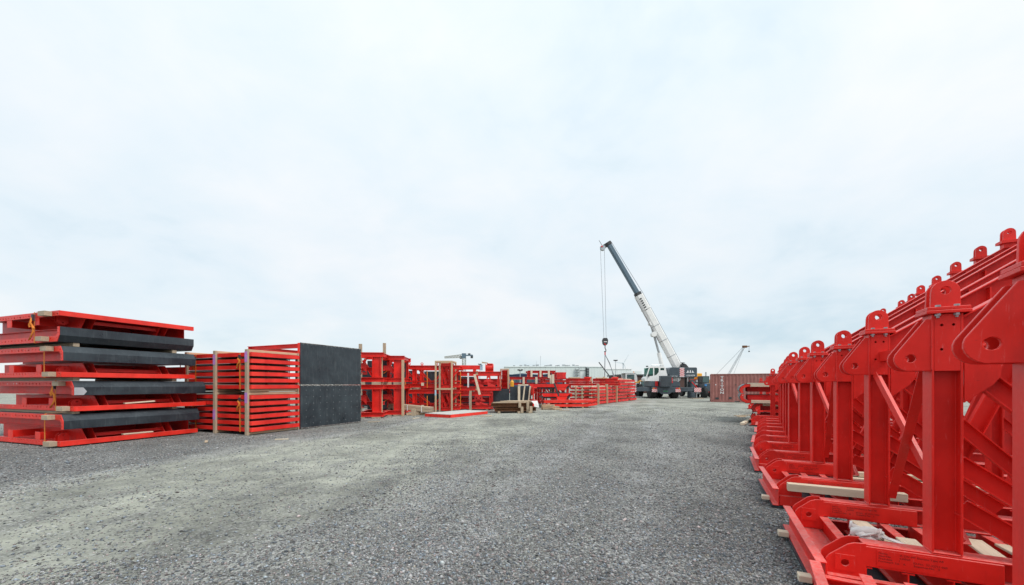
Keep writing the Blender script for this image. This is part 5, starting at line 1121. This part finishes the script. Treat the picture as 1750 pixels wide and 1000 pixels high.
for x0, x1, z0, z1 in ((.38, .66, .25, .42), (1.45, 1.68, .28, .47), (2.15, 2.45, 1.13, 1.26), (.02, .105, .4, .95)): part('dark_patch', ctn, STEELD if x0 > .1 else CTN, MB().box(x0, x1, .018 if x0 > .1 else -.006, .027 if x0 > .1 else -.002, z0, z1))
for x0, z0 in ((.38, 1.52), (2.5, .62)): part('white_patch', ctn, WTEXT, MB().box(x0, x0+.08, .018, .027, z0, z0+.09))
part('dark_patch', ctn, STEELD, MB().box(1.95, 2.03, .018, .027, 1.52, 1.61))

# ================================================================== plant parked between crane and container
def wheel_at(root, x, y, r, w, name='wheel'):
    o = part(name, root, RUBBER, MB().lathe([(r*.55, -w/2), (r*.93, -w/2), (r, -w*.35), (r, w*.35), (r*.93, w/2), (r*.55, w/2)], 20, 'x', (x, y, r))); part('rim', o, YELLOW, MB().cyl((x-w*.3, y, r), (x+w*.3, y, r), r*.56, 14))
tk = thing('telehandler', 'telehandler with an orange roof parked between the crane and the container', 'telehandler', (X(1205, 50), 50, 0), R(5))
part('chassis', tk, STEELD, MB().box(-.85, .85, 0, 4.5, .55, 1.15), bev=.03); part('engine_cover', tk, YELLOW, MB().box(-.4, .75, -.25, 2.2, 1.154, 1.75), bev=.05); part('cab_frame', tk, STEELD, MB().plate([(-.85, 1.16), (.1, 1.16), (.1, 2.55), (-.85, 2.55)], [[(-.77, 1.7), (.02, 1.7), (.02, 2.45), (-.77, 2.45)]], 'y', 2.25, 2.32)); part('cab_roof', tk, YELLOW, MB().box(-.95, .75, 1.9, 3.6, 2.56, 3.05), bev=.05); part('cab_back', tk, STEELD, MB().box(-.85, .1, 3.4, 3.46, 1.16, 2.55)); part('cab_glass', tk, GLASS, MB().box(-.77, .02, 2.28, 2.29, 1.7, 2.45)); part('blue_tank', tk, BLUE, MB().cyl((-.8, -.2, 1.0), (.1, -.2, 1.0), .22, 14)); part('rear_panel', tk, REDD, MB().box(-.8, .8, -.3, -.005, .6, .95))
for x in (-.95, .95):
    for y in (.4, 3.9): wheel_at(tk, x, y, .62, .4)
lf = thing('lift_truck', 'small red lift truck with a grey mast between the crane and the container', 'forklift', (X(1194, 49), 49, 0), R(-4))
part('body', lf, REDD, MB().plate([(-.55, .4), (.55, .4), (.55, 1.3), (.3, 1.5), (-.3, 1.5), (-.55, 1.3)], [], 'y', 0, 1.9), bev=.03); part('counter_block', lf, STEELD, MB().box(-.55, .55, -.4, -.003, .35, 1.35), bev=.05); part('lamp_bar', lf, TAILO, MB().box(-.5, .5, -.05, .1, 2.25, 2.6)); part('overhead_guard', lf, REDD, MB().box(-.6, .6, -.1, 1.6, 2.15, 2.22)); part('white_panel', lf, CWHITE, MB().box(-.5, .5, -.43, -.402, .45, .95))
for x in (-.55, .55): 
    for y in (-.06, 1.5): part('guard_post', lf, REDD, MB().bar((x, y, 1.31), (x, y, 2.149), .07, .07))
for x in (-.62, .45): part('mast_rail', lf, GALV, MB().box(x, x+.14, 2.0, 2.15, .1, 3.0))
part('mast_rail', lf, GALV, MB().box(.62, .74, -.5, -.38, .02, 3.1)); part('seat', lf, STEELD, MB().box(-.25, .25, .4, .9, 1.505, 1.9)); part('rear_box', lf, CWHITE, MB().box(-.35, .35, -.3, .2, 1.51, 1.8))
for x in (-.5, .5):
    for y in (.1, 1.6): wheel_at(lf, x, y, .34, .25)
bs = thing('storage_drum', 'dark barrel standing right behind the striped outrigger', 'barrel', (X(1184, 47), 47.4, 0), 0); part('body', bs, DGREY, MB().lathe([(.42, 0), (.44, .03), (.44, .6), (.46, .62), (.44, .64), (.44, 1.25), (.46, 1.27), (.44, 1.29), (.44, 1.85), (.42, 1.9)], 18)); part('lid', bs, DGREY, MB().cyl((0, 0, 1.901), (0, 0, 1.94), .40, 18))
ex = thing('excavator', 'dark machine with blue and black parts against the container end', 'machine', (X(1212.5, 47), 47, 0), R(0))
part('body', ex, DGREY, MB().box(-.55, .6, 0, 3.0, .75, 1.75), bev=.05); part('cab', ex, STEELD, MB().box(-.6, .3, .6, 1.8, 1.76, 2.6), bev=.04); part('blue_cover', ex, BLUE, MB().box(-.6, -.35, -.1, -.003, 1.4, 1.62)); part('cab_glass', ex, GLASS, MB().box(-.5, .2, .585, .597, 1.85, 2.5))
for x in (-.45, .6): wheel_at(ex, x, .3, .62, .42); wheel_at(ex, x, 2.6, .62, .42)
# white loader behind the outrigger
wl = thing('wheel_loader', 'white-cabbed loader with an amber beacon behind the crane outrigger', 'loader', (X(1082, 50), 50, 0), R(8))
part('body', wl, CWHITE, MB().plate([(-.9, .7), (1.0, .7), (1.05, 1.2), (.8, 1.75), (-.9, 1.75)], [], 'y', 0, 3.6), bev=.04); part('cab', wl, CWHITE, MB().plate([(-.8, 1.754), (.75, 1.754), (.75, 2.4), (.55, 3.0), (-.8, 3.0)], [[(-.65, 1.95), (.35, 1.95), (.35, 2.85), (-.65, 2.85)]], 'y', .4, .48)); part('cab_back', wl, CWHITE, MB().box(-.8, .6, 1.7, 1.76, 1.754, 3.0)); part('cab_roof', wl, CWHITE, MB().box(-.85, .68, .35, 1.8, 3.003, 3.09), bev=.03); part('cab_glass', wl, GLASS, MB().box(-.66, .36, .43, .44, 1.94, 2.86)); part('side_glass', wl, GLASS, MB().add([(.75, .49, 1.8), (.75, 1.69, 1.8), (.58, 1.69, 2.95), (.58, .49, 2.95)], [(0, 1, 2, 3)])); part('beacon', wl, TAILO, MB().cyl((.5, .9, 3.091), (.5, .9, 3.25), .07, 10)); part('grille', wl, STEELD, MB().box(-.75, -.1, -.015, -.001, .95, 1.6)); part('tail_lamp', wl, TAILR, MB().cyl((.6, -.03, 1.45), (.6, 0, 1.45), .15, 12))
for x in (-.85, .9):
    for y in (.4, 3.0): wheel_at(wl, x, y, .7, .5)
hp = thing('hydrant_post', 'dark post topped with a yellow swivel pipe behind the crane outrigger', 'pipe post', (X(1090, 49), 49, 0), 0)
part('post', hp, STEELD, MB().box(-.12, .12, -.12, .12, .0, 1.72)); part('swivel_pipe', hp, YELLOW, MB().tube([(-.35, 0, 1.62), (-.35, 0, 1.85), (.15, 0, 1.85), (.2, 0, 2.05), (.55, 0, 2.0)], .085, 10)); part('base', hp, CWHITE, MB().box(-.3, .45, -.2, .2, .001, .12)); part('yellow_foot', hp, YELLOW, MB().box(.16, .5, -.2, .2, .9, 1.2))

# ================================================================== buildings and masts far behind
def clad(name, col, pitch):
    def f(n, b):
        p = tco(n); s = nd(n, 'ShaderNodeSeparateXYZ'); n.links.new(p, s.inputs[0]); st = noise(n, mapv(n, p, (.4, .4, .05)), 1.0, 4)
        c = mixc(n, st, tuple(x*.9 for x in col), tuple(min(1, x*1.06) for x in col)); n.links.new(c, b.inputs['Base Color']); b.inputs['Roughness'].default_value = .7
    return mat(name, f)
PALE = clad('pale_green_cladding', (.64, .70, .68), 1); PALE2 = clad('pale_grey_cladding', (.70, .75, .74), 1); NAVY = clad('navy_cladding', (.03, .06, .11), 1); BROWN = clad('brown_boards', (.085, .042, .034), 1)
def hall(name, label, px0, px1, pytop, d, depth, m, panels, roofm, rise=.0):
    x0, x1 = X(px0, d), X(px1, d); z = Z(pytop, d)
    o = thing(name, label, 'building', (x0, d, 0), 0); w = x1-x0
    part('wall', o, m, MB().box(0, w, 0, depth, 0, z-.0))
    part('roof', o, roofm, MB().box(-.3, w+.3, -.3, depth+.3, z+.01, z+.01+max(.25, z*.035)))
    for i in range(panels):
        xx = w*(i+.5)/panels; part('panel', o, m, MB().box(xx-w/panels*.48, xx+w/panels*.48, -.09, -.01, .1, z-.15))
    return o, w, z
wh, w, z = hall('warehouse', 'long pale green-grey warehouse with roof vents behind the yard', 862, 1002, 627.5, 180, 60, PALE, 16, PALE2)
for i, t in enumerate((.12, .2, .26, .29, .37, .41, .52, .55, .59, .66, .69, .75, .78, .81, .88, .92)): part('roof_vent', wh, GALV if i % 3 else STEELD, MB().box(w*t-.5, w*t+.5+.4*(i % 2), 8, 10, z+.4, z+1.1+.5*((i*7) % 3)/2))
part('roof_edge', wh, PALE2, MB().box(1, w*.95, 6, 7, z+.4, z+.75))
part('antenna', wh, GALV, MB().cyl((w*.45, 5, z+.3), (w*.45, 5, z+5.4), .09, 6)); part('antenna', wh, GALV, MB().cyl((w*.40, 5, z+.3), (w*.40, 5, z+3.0), .06, 6)); 
for x0 in (w*.885,):
    for s_ in (-1, 1): part('stair_rail', wh, GALV, MB().bar((x0+s_*.9, -.8, 0), (x0+s_*.9, -.8, z), .25, .25))
    for i in range(8): part('stair_landing', wh, GALV, MB().box(x0-.9, x0+.9, -1.1, -.15, i*z/8, i*z/8+.16))
part('roller_door', wh, PALE2, MB().box(w*.925, w*.985, -.16, -.1, .1, z-1.8)); part('door_frame', wh, DGREY, MB().box(w*.92, w*.99, -.2, -.165, z-1.75, z-1.5)); part('corner_pipe', wh, STEELD, MB().box(w-.35, w+.02, -.35, -.1, .1, z))
hall('storage_hall', 'pale storage hall standing right of the warehouse behind the hook', 1006, 1030, 627.8, 195, 40, PALE, 5, PALE2)
o, w, z = hall('storage_hall', 'lower pale hall with a light roof edge behind the brown hut', 1030, 1079, 631.5, 210, 40, PALE2, 6, WTEXT)
part('end_bay', o, PALE2, MB().box(w+.32, w+6, 2, 30, 0, z-.8))
for i in range(2): pass
st_ = thing('stair_tower', 'dark ribbed stair tower between the warehouse and the next hall', 'stair tower', (X(1003.3, 178), 178, 0), 0)
part('core', st_, STEELD, MB().box(0, .9, 0, 3, 0, 8.9))
for i in range(12): part('landing', st_, GALV, MB().box(-.15, 1.05, -.5, -.01, .5+i*.72, .68+i*.72))
o, w, z = hall('low_hall', 'low navy blue hall behind the red frames', 869, 962, 641.5, 120, 25, NAVY, 12, NAVY)
part('ridge', o, NAVY, MB().plate([(0, z+.2), (w*.25, z+.65), (w*.55, z+.25), (w*.62, z+.25), (w*.85, z+.8), (w, z+.2)], [], 'y', 2, 20))
for i in range(9): part('window', o, GLASS, MB().box(w*(.06+.1*i), w*(.13+.1*i), -.13, -.10, 2.2, 3.4))
bh, w, z = hall('site_hut', 'brown board-clad site hut behind the crane and loader', 1061, 1167, 642.3, 72, 9, BROWN, 34, STEELD)
for px in (1098, 1126): xx = X(px, 72)-X(1061, 72); part('window', bh, GLASS, MB().box(xx-.35, xx+.35, -.14, -.11, .9, 2.3)); part('window_frame', bh, WTEXT, MB().box(xx-.45, xx-.36, -.16, -.10, .8, 2.4))
o, w, z = hall('site_hut', 'small brown hut seen under the crane counterweight', 1162, 1171, 645, 66, 5, BROWN, 5, STEELD)
# floodlight masts
for px, py, d, lab in ((1052, 616, 150, 'tall floodlight mast in front of the pale storage hall'), (889, 632.5, 110, 'lamp mast in front of the long warehouse'), (820, 622.5, 170, 'distant lamp mast behind the red bracketed frames')):
    o = thing('floodlight_mast', lab, 'floodlight', (X(px, d), d, 0), 0); zt_ = Z(py, d)
    part('pole', o, GALV, MB().cyl((0, 0, 0), (0, 0, zt_), .16, 8, .09))
    for s_ in (-1, 1): part('lamp_head', o, STEELD, MB().box(min(s_*.1, s_*.75), max(s_*.1, s_*.75), -.3, .3, zt_-.15, zt_+.2))
    part('cross_arm', o, STEELD, MB().box(-.4, .4, -.08, .08, zt_-.3, zt_-.155))
# wind turbine
d = 1100; wt = thing('wind_turbine', 'white wind turbine far beyond the storage halls', 'wind turbine', (X(1065, d), d, 0), 0); hz = Z(621, d)
TW = flat('turbine_white', (.62, .68, .72), .6)
part('tower', wt, TW, MB().cyl((0, 0, 0), (0, 0, hz), 2.6, 14, 1.3)); part('nacelle', wt, TW, MB().box(-2, 2, -2, 6, hz-1.6, hz+2))
part('hub', wt, TW, MB().lathe([(.3, -5), (1.6, -4), (2.0, -2.01)], 12, 'y', (0, 0, hz)))
for i, a in enumerate((58, 172, 292)):
    c_, s_ = math.cos(R(a)), math.sin(R(a)); ln = 30
    part('blade', wt, TW, MB().add([(q*c_-k*s_, -3.2+t, hz+q*s_+k*c_) for t in (0, .5) for q, k in ((1, -.8), (1, .8), (8, 1.3), (ln, .25), (ln, -.1), (8, -.9))], [(0, 1, 2, 3, 4, 5), (11, 10, 9, 8, 7, 6)]+[(j, (j+1) % 6, (j+1) % 6+6, j+6) for j in range(6)]))
# tower crane
def lattice(b, p0, p1, w0, w1, n, t):
    p0, p1 = Vector(p0), Vector(p1); dd = (p1-p0).normalized(); u = Vector((0, 0, 1)) if abs(dd.z) < .8 else Vector((1, 0, 0)); a = dd.cross(u).normalized(); c = a.cross(dd)
    def P(i, s, r): k = i/n; w_ = w0+(w1-w0)*k; return p0+(p1-p0)*k+a*(s*w_/2)+c*(r*w_/2)
    for s, r in ((-1, -1), (1, -1), (1, 1), (-1, 1)): b.bar(P(0, s, r), P(n, s, r), t, t)
    for i in range(n):
        q = ((-1, -1), (1, -1), (1, 1), (-1, 1))
        for k in range(4):
            s0, s1 = q[k], q[(k+1) % 4]
            if i % 2: s0, s1 = s1, s0
            b.bar(P(i, *s0), P(i+1, *s1), t*.7, t*.7)
            b.bar(P(i+1, *s0), P(i+1, *s1), t*.6, t*.6)
    return b
d = 250; tw = thing('tower_crane', 'grey lattice tower crane far behind the red bracketed frames', 'tower crane', (X(793, d), d, 0), 0); zj = Z(609.5, d)
LATT = flat('pale_lattice_paint', (.42, .42, .38), .6)
part('mast', tw, LATT, lattice(MB(), (0, 0, 0), (0, 0, zj-1), 2.0, 2.0, 10, .34)); part('jib', tw, LATT, lattice(MB(), (-1.5, 0, zj+.3), (X(760, d)-X(793, d), 0, zj-.5), 1.9, 1.0, 12, .26)); part('counter_jib', tw, CBOOM, MB().box(1.2, 5.6, -.8, .8, zj+.4, zj+1.1)); part('counter_block', tw, STEELD, MB().box(4.2, 5.6, -1, 1, zj-1.0, zj+.39)); part('slew_unit', tw, CBOOM, MB().box(-1.3, 1.19, -1.2, 1.2, zj-1.0, zj+2.0)); part('operator_cab', tw, STEELD, MB().box(-2.6, -1.31, -1, .6, zj-1.4, zj+.3)); part('winch', tw, STEELD, MB().box(2.6, 4.0, -.6, .6, zj+1.11, zj+2.0)); part('tie_rope', tw, ROPE, MB().bar((0, 0, zj+2.0), (5, 0, zj+1.3), .12, .12))
# luffing crane beyond the container
d = 150; lc = thing('lattice_crane', 'distant pale lattice boom crane rising behind the container', 'crane', (X(1236, d), d, 0), 0); ht = Vector((X(1272, d)-X(1236, d), 0, Z(593, d)))
part('boom', lc, GALV, lattice(MB(), (0, 0, 1.8), ht, .6, .4, 8, .06)); part('boom_tip', lc, RUST, MB().box(ht.x-.6, ht.x+.9, -.4, .4, ht.z-.3, ht.z+.5)); part('fly_head', lc, RUST, MB().bar((ht.x+.5, 0, ht.z+.1), (ht.x+1.9, 0, ht.z+.3), .3, .3)); part('hook_line', lc, ROPE, MB().bar((ht.x+1.8, 0, ht.z+.2), (ht.x+1.8, 0, ht.z-1.5), .08, .08)); part('hook', lc, STEELD, MB().box(ht.x+1.6, ht.x+2.0, -.2, .2, ht.z-1.9, ht.z-1.5)); part('back_stay', lc, ROPE, MB().bar((ht.x-.4, 0, ht.z), (-4.4, 0, 3.5), .10, .10)); part('hoist_rope', lc, ROPE, MB().bar((ht.x+.2, .5, ht.z-.2), (3.2, .5, 3.0), .06, .06)); part('upper_body', lc, YELLOW, MB().box(-5, 1.2, -1.5, 1.5, 1.1, 3.4)); part('track', lc, STEELD, MB().box(-3.5, 2.5, -2, -1, 0, 1.05)); part('track', lc, STEELD, MB().box(-3.5, 2.5, 1, 2, 0, 1.05))
